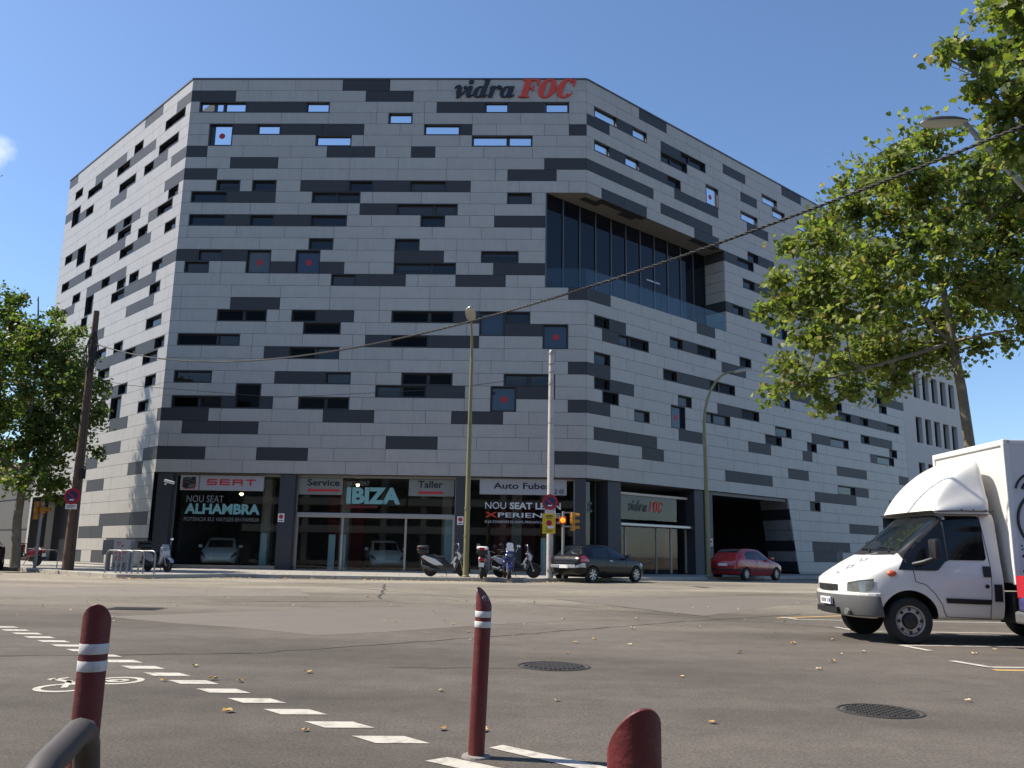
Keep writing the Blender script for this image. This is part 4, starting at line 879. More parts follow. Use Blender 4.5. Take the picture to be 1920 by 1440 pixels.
# ---------------------------------------------------------------- vehicles
def cr(p0, p1, p2, p3, t):
    return 0.5*((2*p1)+(-p0+p2)*t+(2*p0-5*p1+4*p2-p3)*t*t+(-p0+3*p1-3*p2+p3)*t**3)
class Shell:
    """a lofted vehicle body: stations are (x, z_bottom, z_belt, z_top, half width, half roof width)"""
    def __init__(self, st):
        self.st = sorted(st); self.xs = [s[0] for s in self.st]
    def params(self, x):
        xs = self.xs; x = min(max(x, xs[0]), xs[-1])
        i = max(0, min(len(xs)-2, next((k for k in range(len(xs)-1) if x <= xs[k+1]), len(xs)-2)))
        t = (x-xs[i])/(xs[i+1]-xs[i]); g = lambda k: self.st[max(0, min(len(xs)-1, k))]
        out = []
        for c in range(1, 6):
            v = cr(g(i-1)[c], g(i)[c], g(i+1)[c], g(i+2)[c], t)
            lo, hi = min(g(i)[c], g(i+1)[c]), max(g(i)[c], g(i+1)[c]); out.append(min(max(v, lo-.015), hi+.015))
        return out
    def section(self, x):
        zb, zl, zt, w, wt = self.params(x); zt = max(zt, zl+.015); hh = zl-zb; g = zt-zl
        wt = min(wt, w)
        return [(0, zb), (w*.80, zb), (w*.95, zb+hh*.16), (w*.995, zb+hh*.45), (w*.99, zb+hh*.75), (w*.955, zl), (w*.955+(wt-w*.955)*.50, zl+g*.52), (wt, zl+g*.90), (wt*.82, zl+g*.985), (wt*.45, zt), (0, zt+.004)]
    def pt(self, x, s, side=1):
        P = self.section(x); s = min(max(s, 0), len(P)-1); i = min(int(s), len(P)-2); t = s-i
        g = lambda k: P[max(0, min(len(P)-1, k))]
        if i in (0,): y, z = P[i][0]+(P[i+1][0]-P[i][0])*t, P[i][1]+(P[i+1][1]-P[i][1])*t
        else: y, z = (cr(g(i-1)[k], g(i)[k], g(i+1)[k], g(i+2)[k], t) for k in (0, 1))
        return Vector((x, side*y, z))
    def nrm(self, x, s, side=1):
        e = .02; a = self.pt(x+e, s, side)-self.pt(x-e, s, side); b = self.pt(x, min(s+.1, 9.99), side)-self.pt(x, s-.1, side)
        n = b.cross(a)*side; return n.normalized() if n.length > 1e-9 else Vector((0, side, 0))
    def side_y(self, x, z):
        lo, hi = 2.0, 8.0
        for _ in range(26):
            m_ = (lo+hi)/2
            if self.pt(x, m_).z < z: lo = m_
            else: hi = m_
        return self.pt(x, lo).y
    def body(self, name, material, parent, arches, nx=56, ns=34, arch_r=.36, arch_w=.34):
        m = MB(); xs = [self.xs[0]+(self.xs[-1]-self.xs[0])*(0.5-0.5*math.cos(PI*i/nx)) for i in range(nx+1)]
        n2 = 2*ns
        for x in xs:
            ring = [self.pt(x, 10*j/ns, 1) for j in range(ns+1)]; ring += [self.pt(x, 10*j/ns, -1) for j in range(ns-1, 0, -1)]
            m.v += [tuple(p) for p in ring]
        for i in range(nx):
            for j in range(n2): m.f.append((i*n2+j, i*n2+(j+1) % n2, (i+1)*n2+(j+1) % n2, (i+1)*n2+j)); m.mi.append(0)
        m.f.append(tuple(range(n2-1, -1, -1))); m.f.append(tuple(nx*n2+j for j in range(n2))); m.mi += [0, 0]
        o = m.build(name, [material, M_BLACK], parent, smooth=38)
        if arches:
            c = MB()
            for ax, az in arches:
                for s in (-1, 1):
                    hw = max(self.params(ax)[3], .5)
                    R = Matrix.Translation((ax, s*(hw+.1-arch_w/2), az)) @ Matrix.Rotation(PI/2, 4, 'X')
                    c.lathe([(arch_r, -arch_w/2-.06), (arch_r, arch_w/2+.06)], 32, M=R, k=1)
            co = c.build('cutter', [material, M_BLACK])
            md = o.modifiers.new('b', 'BOOLEAN'); md.operation = 'DIFFERENCE'; md.object = co; md.solver = 'EXACT'
            par, lo_ = o.parent, o.location.copy(); o.parent = None
            bpy.context.view_layer.update()
            me = bpy.data.meshes.new_from_object(o.evaluated_get(bpy.context.evaluated_depsgraph_get()))
            o.modifiers.clear(); old = o.data; o.data = me; me.name = name; bpy.data.meshes.remove(old); bpy.data.objects.remove(co); o.parent = par
            me.polygons.foreach_set('use_smooth', [True]*len(me.polygons)); me.set_sharp_from_angle(angle=math.radians(38))
        return o
    def patch(self, name, material, parent, corners, sides=(1, -1), nx=10, ns=8, off=.005, joined=False):
        """corners: (x at s0 start, x at s0 end, x at s1 start, x at s1 end, s0, s1)"""
        xa0, xb0, xa1, xb1, s0, s1 = corners; m = MB()
        for sd in sides:
            vs = []
            for j in range(ns+1):
                s = s0+(s1-s0)*j/ns; t = j/ns
                for i in range(nx+1):
                    x = (xa0+(xa1-xa0)*t)*(1-i/nx)+(xb0+(xb1-xb0)*t)*i/nx
                    vs.append(self.pt(x, s, sd)+self.nrm(x, s, sd)*off)
            m.add(vs, [(j*(nx+1)+i, j*(nx+1)+i+1, (j+1)*(nx+1)+i+1, (j+1)*(nx+1)+i) for j in range(ns) for i in range(nx)])
            if not joined: m.build(name, material, parent, smooth=50); m = MB()
        if joined: m.build(name, material, parent, smooth=50)
    def side_poly(self, name, material, parent, poly, side=1, off=.006, step=.12, k=1):
        bm = bmesh.new(); bm.faces.new([bm.verts.new((x, 0, z)) for x, z in poly])
        for axis, vals in ((0, [p[0] for p in poly]), (2, [p[1] for p in poly])):
            a = min(vals)+step
            while a < max(vals):
                co = [0, 0, 0]; co[axis] = a; no = [0, 0, 0]; no[axis] = 1
                bmesh.ops.bisect_plane(bm, geom=bm.verts[:]+bm.edges[:]+bm.faces[:], plane_co=co, plane_no=no); a += step
        for v in bm.verts: v.co.y = side*(self.side_y(v.co.x, v.co.z)+off)
        bmesh.ops.recalc_face_normals(bm, faces=bm.faces)
        me = bpy.data.meshes.new(name); bm.to_mesh(me); bm.free(); me.materials.append(material)
        return link_mesh(name, me, parent)
    def seam(self, name, parent, pts, side=1, r=.006):
        m = MB(); P = []
        for (a, b), (c, d) in zip(pts[:-1], pts[1:]):
            for i in range(6): t = i/6; P.append((a+(c-a)*t, b+(d-b)*t))
        P.append(pts[-1]); m.tube([(x, side*(self.side_y(x, z)+.001), z) for x, z in P], r, 5); return m.build(name, M_BLACK, parent)

def wheel(parent, x, y, z, r, w, side, spokes=7, steel=False):
    """tyre with the rim as its sub-part; side is the outer face"""
    R = Matrix.Rotation(-side*PI/2, 4, 'X')
    m = MB(); m.lathe([(r*.62, -w/2), (r*.93, -w/2), (r, -w*.32), (r, w*.32), (r*.93, w/2), (r*.66, w/2), (r*.64, w*.30)], 32, M=R)
    o = m.build('wheel', M_RUBBER, parent, smooth=40, loc=(x, y, z))
    m = MB(); m.lathe([(r*.64, w*.10), (r*.66, w*.42), (r*.61, w*.42), (r*.57, w*.22), (r*.30, w*.10), (r*.05, w*.10)], 32, M=R)
    if steel:
        m.lathe([(r*.60, w*.24), (r*.56, w*.30), (r*.42, w*.34), (r*.30, w*.26), (r*.28, w*.30)], 32, M=R); m.build('rim', mat('rusty white steel wheel', (0.40, 0.38, 0.34), .6, noise=.3, nscale=14, dirt=((0.10, 0.07, 0.05), 9, .8)), o, smooth=40)
        h = MB()
        for i in range(8):
            t = 2*PI*i/8; h.lathe([(r*.075, w*.335), (r*.075, w*.36)], 12, M=R @ Matrix.Translation((math.cos(t)*r*.49, math.sin(t)*r*.49, 0)))
        h.build('vent_hole', M_BLACK, o)
        h = MB(); h.lathe([(r*.30, w*.25), (r*.29, w*.42), (r*.18, w*.5), (r*.05, w*.5)], 24, M=R); h.build('hub', M_BLACK, o, smooth=40)
    else:
        mm = MB()
        mm.lathe([(r*.50, w*.17), (r*.50, w*.18)], 24, M=R); mm.build('wheel_disc', M_DGREY, o)
        for i in range(spokes):
            t = 2*PI*i/spokes
            for dt in (-.10, .10):
                m.box(r*.10, r*.60, -r*.045, r*.045, w*.30, w*.42, M=R @ Matrix.Rotation(t+dt, 4, 'Z'))
        m.lathe([(r*.15, w*.2), (r*.15, w*.44), (r*.05, w*.45)], 16, M=R); m.build('rim', M_ALLOY, o, smooth=40)
    return o

M_CARBLACK = mat('black car paint', (0.006, 0.006, 0.007), .3, coat=.35, spec=.2)
M_CARRED = mat('red car paint', (0.36, 0.008, 0.012), .25, coat=.8)
M_CARWHITE = mat('white car paint', (0.62, 0.65, 0.64), .3, coat=.6)
M_CARBLUE = mat('violet blue car paint', (0.055, 0.05, 0.16), .3, coat=.8)
M_TAIL = mat('red tail lamp lens', (0.45, 0.012, 0.02), .12, spec=.7, coat=.8)
M_LAMPGLASS = mat('headlamp lens', (0.13, 0.14, 0.13), .08, spec=.8, coat=1.0, noise=.5, nscale=12)
M_PLATE = mat('number plate', (0.68, 0.68, 0.66), .5, noise=.05, nscale=30)
M_SILVER = mat('silver trim', (0.45, 0.46, 0.47), .35, metal=.5)
M_PLASTIC = mat('grey bumper plastic', (0.10, 0.10, 0.10), .7, noise=.15, nscale=12)

HATCH = [(-2.08, .45, .70, .74, .60, .50), (-2.03, .36, .84, .90, .73, .58), (-1.94, .30, .95, 1.02, .81, .62), (-1.80, .26, .985, 1.08, .85, .58), (-1.58, .22, .99, 1.34, .875, .56), (-1.35, .2, .985, 1.42, .885, .56), (-.9, .2, .965, 1.462, .89, .565), (-.4, .2, .945, 1.465, .89, .565), (.0, .2, .93, 1.425, .89, .56), (.35, .2, .92, 1.32, .89, .56), (.75, .2, .91, 1.13, .885, .58), (1.08, .2, .89, .96, .875, .64), (1.4, .2, .84, .89, .86, .62), (1.75, .22, .74, .79, .80, .58), (1.98, .28, .60, .65, .66, .48), (2.10, .38, .50, .54, .46, .34)]
HATCH2 = [(-1.98, .42, .66, .70, .62, .52), (-1.94, .33, .84, .90, .74, .60), (-1.84, .28, .95, 1.02, .80, .62), (-1.62, .24, 1.0, 1.30, .84, .60), (-1.35, .22, 1.0, 1.43, .86, .58), (-.9, .2, .97, 1.475, .87, .59),
          (-.4, .2, .94, 1.475, .875, .60), (.1, .2, .91, 1.42, .875, .60), (.5, .2, .89, 1.25, .87, .60), (.9, .2, .88, 1.03, .865, .62), (1.12, .2, .86, .93, .86, .66), (1.5, .2, .78, .82, .84, .62), (1.8, .24, .66, .70, .76, .56), (1.98, .30, .54, .58, .58, .44), (2.06, .38, .48, .52, .40, .3)]
def hatchback(name, label, st, paint, loc, rotz, wb2, wr, silver_bumper, seen_left=False, front_glass=True):
    t = thing(name, label, 'car', loc, rotz); S = Shell(st); front, rear = wb2
    S.body('body', paint, t, [(front, wr), (rear, wr)], arch_r=wr+.045)
    xr = [s for s in st if s[0] < -1.3]
    x1 = -1.79 if st is HATCH else -1.64; x0 = -1.46 if st is HATCH else -1.30
    S.patch('rear_window', M_CARGLASS, t, (x1, x0, x1, x0, 7.3, 10), nx=8, joined=True)
    S.patch('windscreen', M_CARGLASS, t, (.22, 1.0, .22, 1.0, 7.3, 10) if st is HATCH else (.30, 1.02, .30, 1.02, 7.3, 10), nx=8, joined=True)
    for sd in (1, -1):
        zt_ = 1.355 if st is HATCH else 1.37
        S.side_poly('side_window', M_CARGLASS, t, [(-1.30, .985), (-.36, .965), (-.36, zt_), (-1.02, zt_-.03), (-1.22, 1.24)], sd)
        S.side_poly('side_window', M_CARGLASS, t, [(-.30, .965), (.70, .945), (.42, 1.13), (.12, 1.30), (-.05, zt_-.015), (-.30, zt_)], sd)
        S.seam('door_seam', t, [(.62, .92), (.66, .55), (.55, .28)], sd); S.seam('door_seam', t, [(-.42, .95), (-.50, .6), (-.62, .40)], sd)
        S.side_poly('side_moulding', M_BLACK, t, [(-1.0, .47), (.9, .44), (.9, .50), (-1.0, .53)], sd, off=.012)
        S.side_poly('door_handle', M_SILVER, t, [(-.38, .83), (-.18, .825), (-.18, .86), (-.38, .865)], sd, off=.02)
        m = MB(); m.box(.52, .74, sd*.86, sd*1.05, .96, 1.10) if sd > 0 else m.box(.52, .74, -1.05, -.86, .96, 1.10)
        m.build('wing_mirror', paint, t, bevel=.04, smooth=40)
        S.patch('tail_light', M_TAIL, t, (-1.99, -1.52, -1.92, -1.72, 4.05, 5.3) if st is HATCH else (-1.91, -1.55, -1.82, -1.60, 4.0, 5.3), sides=(sd,), off=.008)
        S.patch('headlight', M_LAMPGLASS, t, (1.55, 1.97, 1.6, 1.9, 4.1, 5.6), sides=(sd,), off=.006)
        for x in (front, rear): wheel(t, x, sd*(S.params(x)[3]-.085), wr, wr, .20, sd)
    xb = st[0][0]
    if silver_bumper:
        S.patch('bumper_strip', M_SILVER, t, (xb+.012, -1.72, xb+.012, -1.78, 3.0, 3.75), sides=(1,), off=.014); S.patch('bumper_strip', M_SILVER, t, (xb+.012, -1.72, xb+.012, -1.78, 3.0, 3.75), sides=(-1,), off=.014)
        m = MB(); m.box(xb-.035, xb+.02, -.64, .64, .56, .68); m.build('bumper_strip', M_SILVER, t, bevel=.01)
    else:
        m = MB(); m.box(xb-.02, xb+.02, -.62, .62, .44, .54); m.build('bumper_strip', M_BLACK, t, bevel=.01)
        S.patch('bumper_strip', M_BLACK, t, (xb+.012, -1.6, xb+.012, -1.66, 2.2, 2.9), off=.01, joined=True)
    pz = .57 if silver_bumper else .68
    m = MB(); m.box(xb-.05, xb-.02, -.27, .27, pz-.02, pz+.10); m.build('number_plate', M_PLATE, t)
    m = MB(); m.box(xb-.052, xb-.049, .20, .26, pz-.015, pz+.095); m.build('plate_band', M_BLUE, t)
    return t
hatchback('parked_car', 'black hatchback with silver rear bumper strip parked by the grey post', HATCH, M_CARBLACK, (3.67, 35.56, gz(36)), 0.735, (1.28, -1.345), .315, True)
hatchback('parked_car', 'red small hatchback parked in front of the open garage', HATCH2, M_CARRED, (11.55, 42.55, gz(40)+.01), 0.72, (1.22, -1.32), .30, False)
hatchback('parked_car', 'violet blue car at the right edge, only its red tail lamp and bumper in view', HATCH2, M_CARBLUE, (8.72, 11.0, 0), 0.0, (1.22, -1.32), .30, False)
bc = bpy.data.objects['parked_car.002']
m = MB(); m.box(-1.975, -1.86, .42, .70, .68, .98); m.build('tail_light', M_TAIL, bc, bevel=.02)
m = MB(); m.box(-2.02, -1.8, -.72, .72, .36, .52); m.build('bumper_strip', M_PLASTIC, bc, bevel=.03)
for lab, u, d in (('white display car inside the left shop window', 2.6, 2.6), ('white display car behind the showroom doors', 10.7, 3.4)):
    p = fp('F', u, KZ+.02, -d); hatchback('display_car', lab, HATCH2, M_CARWHITE, p, -PI/2+.25, (1.22, -1.32), .30, False)
hatchback('parked_car', 'dark car at the far left edge beside the street tree', HATCH, M_CARBLACK, (-23.1, 37.6, gz(37)), PI-.78, (1.28, -1.345), .315, False)

# ---- the white box truck
TW = thing('box_truck', 'white box truck with a rounded wind deflector parked on the right facing left', 'truck', (5.69, 13.42, 0), PI)
M_TRUCK = mat('white van paint', (0.72, 0.70, 0.65), .35, coat=.35, noise=.03, nscale=2, dirt=((0.50, 0.47, 0.42), 1.6, .35))
M_BODYBOX = mat('white box panel', (0.62, 0.60, 0.56), .55, noise=.04, nscale=2, dirt=((0.46, 0.43, 0.38), 1.2, .4))
CAB = [(-1.36, .33, 1.15, 1.87, .90, .76), (-1.1, .33, 1.15, 1.885, .915, .77), (-.80, .33, 1.15, 1.88, .92, .76), (-.62, .33, 1.15, 1.835, .92, .75), (-.40, .33, 1.14, 1.665, .92, .74), (-.15, .33, 1.13, 1.455, .92, .74), (.07, .33, 1.10, 1.275, .92, .74), (.16, .33, 1.06, 1.215, .92, .74), (.34, .33, 1.0, 1.12, .92, .74), (.47, .33, .945, 1.04, .91, .73), (.57, .335, .91, .98, .875, .70), (.665, .34, .88, .935, .79, .62), (.74, .35, .855, .90, .65, .50), (.795, .37, .82, .87, .47, .36), (.828, .42, .76, .81, .28, .2)]
S = Shell(CAB)
S.body('cab', M_TRUCK, TW, [(0, .315)], nx=60, ns=40, arch_r=.425, arch_w=.42)
S.patch('windscreen', M_CARGLASS, TW, (-.585, .05, -.585, .06, 7.05, 10), nx=14, ns=12, off=.008, joined=True)
S.patch('windscreen_surround', M_BLACK, TW, (-.61, .03, -.605, .07, 5.4, 7.05), nx=14, off=.006)
for sd in (1, -1):
    S.side_poly('side_window', mat('black cab glass', (0.006, 0.006, 0.007), .06, spec=.4), TW, [(.13, 1.02), (.11, 1.06), (-.01, 1.24), (-.54, 1.775), (-.60, 1.80), (-1.10, 1.80), (-1.145, 1.77), (-1.15, 1.20), (-1.12, 1.17), (-.62, 1.17), (-.55, 1.14), (-.44, 1.03), (-.40, 1.015)], sd, off=.008, step=.08)
    S.side_poly('window_bar', M_DGREY, TW, [(-.58, 1.17), (-.60, 1.17), (-.61, 1.79), (-.59, 1.79)], sd, off=.014)
    S.seam('door_seam', TW, [(-.08, 1.02), (-.10, .86), (-.24, .82), (-.36, .70), (-.46, .55), (-.52, .38)], sd, .005); S.seam('door_seam', TW, [(-1.14, 1.80), (-1.2, 1.1), (-1.15, .36)], sd, .005); S.seam('door_seam', TW, [(-.52, .38), (-1.15, .36)], sd, .005)
    S.side_poly('side_moulding', M_BLACK, TW, [(-.52, .57), (-1.16, .555), (-1.16, .625), (-.51, .64)], sd, off=.014)
    S.side_poly('door_handle', M_BLACK, TW, [(-1.07, .94), (-1.19, .94), (-1.19, 1.09), (-1.07, 1.09)], sd, off=.016)
    S.side_poly('fuel_flap', M_BLACK, TW, [(-1.21, .60), (-1.33, .60), (-1.33, .84), (-1.21, .84)], sd, off=.012)
    m = MB(); m.lathe([(.028, 0), (.028, .02)], 12, M=Matrix.Translation((-1.11, sd*(S.side_y(-1.11, .81)), .81)) @ Matrix.Rotation(-sd*PI/2, 4, 'X')); m.build('lock', M_BLACK, TW)
    m = MB(); R = Matrix.Translation((.23, sd*(S.side_y(.23, .97)), .97)) @ Matrix.Rotation(-sd*PI/2, 4, 'X') @ Matrix.Diagonal((1.5, 1, 1, 1)); m.lathe([(.045, 0), (.04, .03), (.015, .045)], 16, M=R); m.build('indicator', mat('orange lens', (0.55, 0.10, 0.03), .25, coat=.5), TW, smooth=60)
    m = MB(); ys_ = (.98, 1.20) if sd > 0 else (-1.20, -.98); m.box(-.37, -.27, *ys_, 1.17, 1.46); m.build('mirror', M_BLACK, TW, bevel=.035, smooth=40)
    m = MB(); m.tube([(-.10, sd*.88, 1.10), (-.18, sd*1.0, 1.13), (-.30, sd*1.06, 1.18)], .035, 8); m.build('mirror_arm', M_BLACK, TW, smooth=60)
    S.side_poly('headlight', M_LAMPGLASS, TW, [(.762, .70), (.757, .80), (.67, .845), (.49, .875), (.49, .80), (.53, .735), (.60, .70)], sd, off=.010, step=.035)
    S.side_poly('headlight_brow', M_DGREY, TW, [(.757, .80), (.752, .83), (.66, .865), (.48, .89), (.49, .875), (.67, .845)], sd, off=.012, step=.035)
    wheel(TW, 0, sd*.80, .315, .325, .20, sd, steel=True); wheel(TW, -2.62, sd*.76, .315, .325, .30, sd, steel=True)
# bumper
m = MB(); half = [(.43, .950), (.50, .945), (.595, .905), (.69, .815), (.775, .67), (.83, .49), (.86, .30), (.868, 0)]
plan = half+[(x, -y) for x, y in half[-2::-1]]+[(.40, -.86), (.40, .86)]
m.prism(plan, .36, .655, lambda p, q, s: (p-(.05 if s < .5 else 0), q, s)); m.build('bumper', M_PLASTIC, TW, bevel=.02, smooth=40)
m = MB(); m.prism([(x-.015, y*.985) for x, y in plan], .64, .69, lambda p, q, s: (p, q, s)); m.build('bumper_lip', M_TRUCK, TW, bevel=.01)
m = MB(); m.box(.80, .858, -.40, .40, .385, .465); m.build('air_intake', M_BLACK, TW)
m = MB(); m.prism([(.74, -.42), (.828, -.36), (.861, -.15), (.865, 0), (.861, .15), (.828, .36), (.74, .42)], .70, .795, lambda p, q, s: (p, q, s)); m.build('grille', M_BLACK, TW, bevel=.012)
m = MB()
for i in range(4): m.prism([(.74, -.40), (.833, -.35), (.870, 0), (.833, .35), (.74, .40)], .715+i*.024, .721+i*.024, lambda p, q, s: (p, q, s))
m.build('grille_bar', M_DGREY, TW)
m = MB(); m.box(.865, .881, -.18, .28, .50, .605); m.build('number_plate', M_PLATE, TW)
m = MB(); m.box(.879, .884, .235, .28, .50, .605); m.build('plate_band', M_BLUE, TW)
for y0, y1 in [(-.13, -.10), (-.08, -.05), (-.03, .0), (.02, .05), (.10, .12), (.16, .21)]:
    m = MB(); m.box(.879, .883, y0, y1, .525, .58); m.build('plate_mark', M_DGREY, TW)
m = MB(); R = Matrix.Translation((.775, .60, .42)) @ Matrix.Rotation(PI/2, 4, 'Y'); m.lathe([(.075, 0), (.07, .03), (.03, .04)], 18, M=R @ Matrix.Diagonal((.7, 1.3, 1, 1))); m.build('fog_lamp', M_LAMPGLASS, TW, smooth=50)
for sd in (1, -1):
    m = MB(); pts = [(.10, .55, 1.275), (.02, .38, 1.335), (.0, .02, 1.365)] if sd > 0 else [(.11, -.12, 1.275), (.03, -.30, 1.335), (.02, -.62, 1.335)]
    m.tube(pts, .012, 6); m.build('wiper', M_BLACK, TW)
S.patch('cowl', M_BLACK, TW, (.05, .12, .06, .15, 7.0, 10), off=.009, joined=True)
m = MB()
for pts in ([(.26, -.05), (.34, .06), (.30, .18), (.24, .12)], [(.44, -.10), (.52, -.02), (.48, .10), (.42, .04), (.45, -.06)], [(.60, -.14), (.66, -.06), (.64, .0)], [(.16, -.16), (.10, .16)]):
    m.tube([(x, y, S.section(x)[-1][1]+.006-abs(y)*.02) for x, y in pts], .010, 5)
m.build('bonnet_scrawl', mat('faded grey scrawl', (0.30, 0.30, 0.31), .7), TW)
# wind deflector on the cab roof
m = MB(); prof = [(-.46, 1.88), (-.51, 2.03), (-.61, 2.21), (-.78, 2.41), (-.98, 2.57), (-1.18, 2.67), (-1.36, 2.71)]
sec = []
for x, z in prof:
    zb_ = 1.83 if x < -.5 else 1.84; g = (z-zb_)
    half_ = [(.885, zb_), (.885, zb_+g*.20), (.80+.06*(1-g/.8), zb_+g*.42), (.74+.1*(1-g/.8), zb_+g*.80), (.66+.12*(1-g/.8), zb_+g*.96), (.40, zb_+g*1.01), (0, zb_+g*1.02)]
    sec.append([Vector((x, y, zz)) for y, zz in half_]+[Vector((x, -y, zz)) for y, zz in half_[-2::-1]])
n_ = len(sec[0]); m.v = [tuple(p) for s_ in sec for p in s_]
for i in range(len(sec)-1):
    for j in range(n_-1): m.f.append((i*n_+j, i*n_+j+1, (i+1)*n_+j+1, (i+1)*n_+j)); m.mi.append(0)
m.f.append(tuple((len(sec)-1)*n_+j for j in range(n_))); m.mi.append(0)
o = m.build('wind_deflector', M_TRUCK, TW, smooth=180); md = o.modifiers.new('s', 'SUBSURF'); md.levels = 2; md.render_levels = 2
for x in (-.85, -1.02, -1.2):
    m = MB(); m.lathe([(.014, 0), (.014, .012)], 10, M=Matrix.Translation((x, .888, 1.885)) @ Matrix.Rotation(-PI/2, 4, 'X')); m.build('bolt', M_DGREY, TW)
m = MB(); m.tube([(-.44, .90, 1.86), (-.8, .905, 1.872), (-1.31, .900, 1.872)], .012, 6); m.tube([(-.44, -.90, 1.86), (-1.36, -.90, 1.872)], .012, 6); m.build('deflector_seam', M_DGREY, TW)
# load box, in a tray of its own
m = MB(); m.box(-5.2, -1.47, -1.05, 1.05, .86, 2.86); m.build('load_box', M_BODYBOX, TW, bevel=.02)
m = MB()
for y in (1.056, -1.056): m.box(-1.53, -1.44, min(y, y*.94), max(y, y*.94), .84, 2.90)
m.box(-1.54, -1.445, -1.06, 1.06, 2.82, 2.905)
for y in (1.0, -1.06): m.box(-5.2, -1.5, y, y+.06, 2.835, 2.90)
m.build('corner_trim', M_TRUCK, TW, bevel=.012)
m = MB(); m.box(-5.2, -1.5, .96, 1.045, .70, .86); m.box(-5.2, -1.5, -1.045, -.96, .70, .86); m.box(-5.2, -1.0, -.45, .45, .40, .70); m.build('chassis_rail', M_BLACK, TW)
m = MB(); m.box(-1.75, -1.45, .55, .95, .3, .72); m.build('battery_box', M_BLACK, TW, bevel=.02)
def on_side(P, e): return [(x, 1.05+e, z) for x, z in P]
m = MB(); c = (-2.02, 1.76)
m.add(on_side([(c[0]+.30*math.cos(2*PI*i/24), c[1]+.34*math.sin(2*PI*i/24)) for i in range(24)], .004), [tuple(range(24))]); m.build('painted_disc', mat('dark red spray paint', (0.22, 0.01, 0.02), .6, noise=.2), TW)
m = MB()
def arc(cx, cz, r, a0, a1, w=.03): m.tube([(cx+r*math.cos(math.radians(a0+(a1-a0)*i/14)), 1.052, cz+r*math.sin(math.radians(a0+(a1-a0)*i/14))) for i in range(15)], w, 6)
arc(-2.0, 1.74, .44, -70, 60, .022); arc(-1.85, 2.12, .2, 20, 170, .022); arc(-1.86, 2.12, .30, 15, 80, .018); arc(-1.92, 1.02, .22, 20, 150, .024)
m.build('painted_outline', M_INK, TW)
m = MB(); rr = random.Random(3)
for i in range(85):
    x = -1.57-rr.random()*.75; z = 1.02+rr.random()**1.3*.46; r = .010+.014*rr.random()
    m.add(on_side([(x+r*math.cos(k*PI/4), z+r*math.sin(k*PI/4)) for k in range(8)], .004), [tuple(range(8))])
tag(m.build('painted_dot', M_INK, TW), kind='stuff')

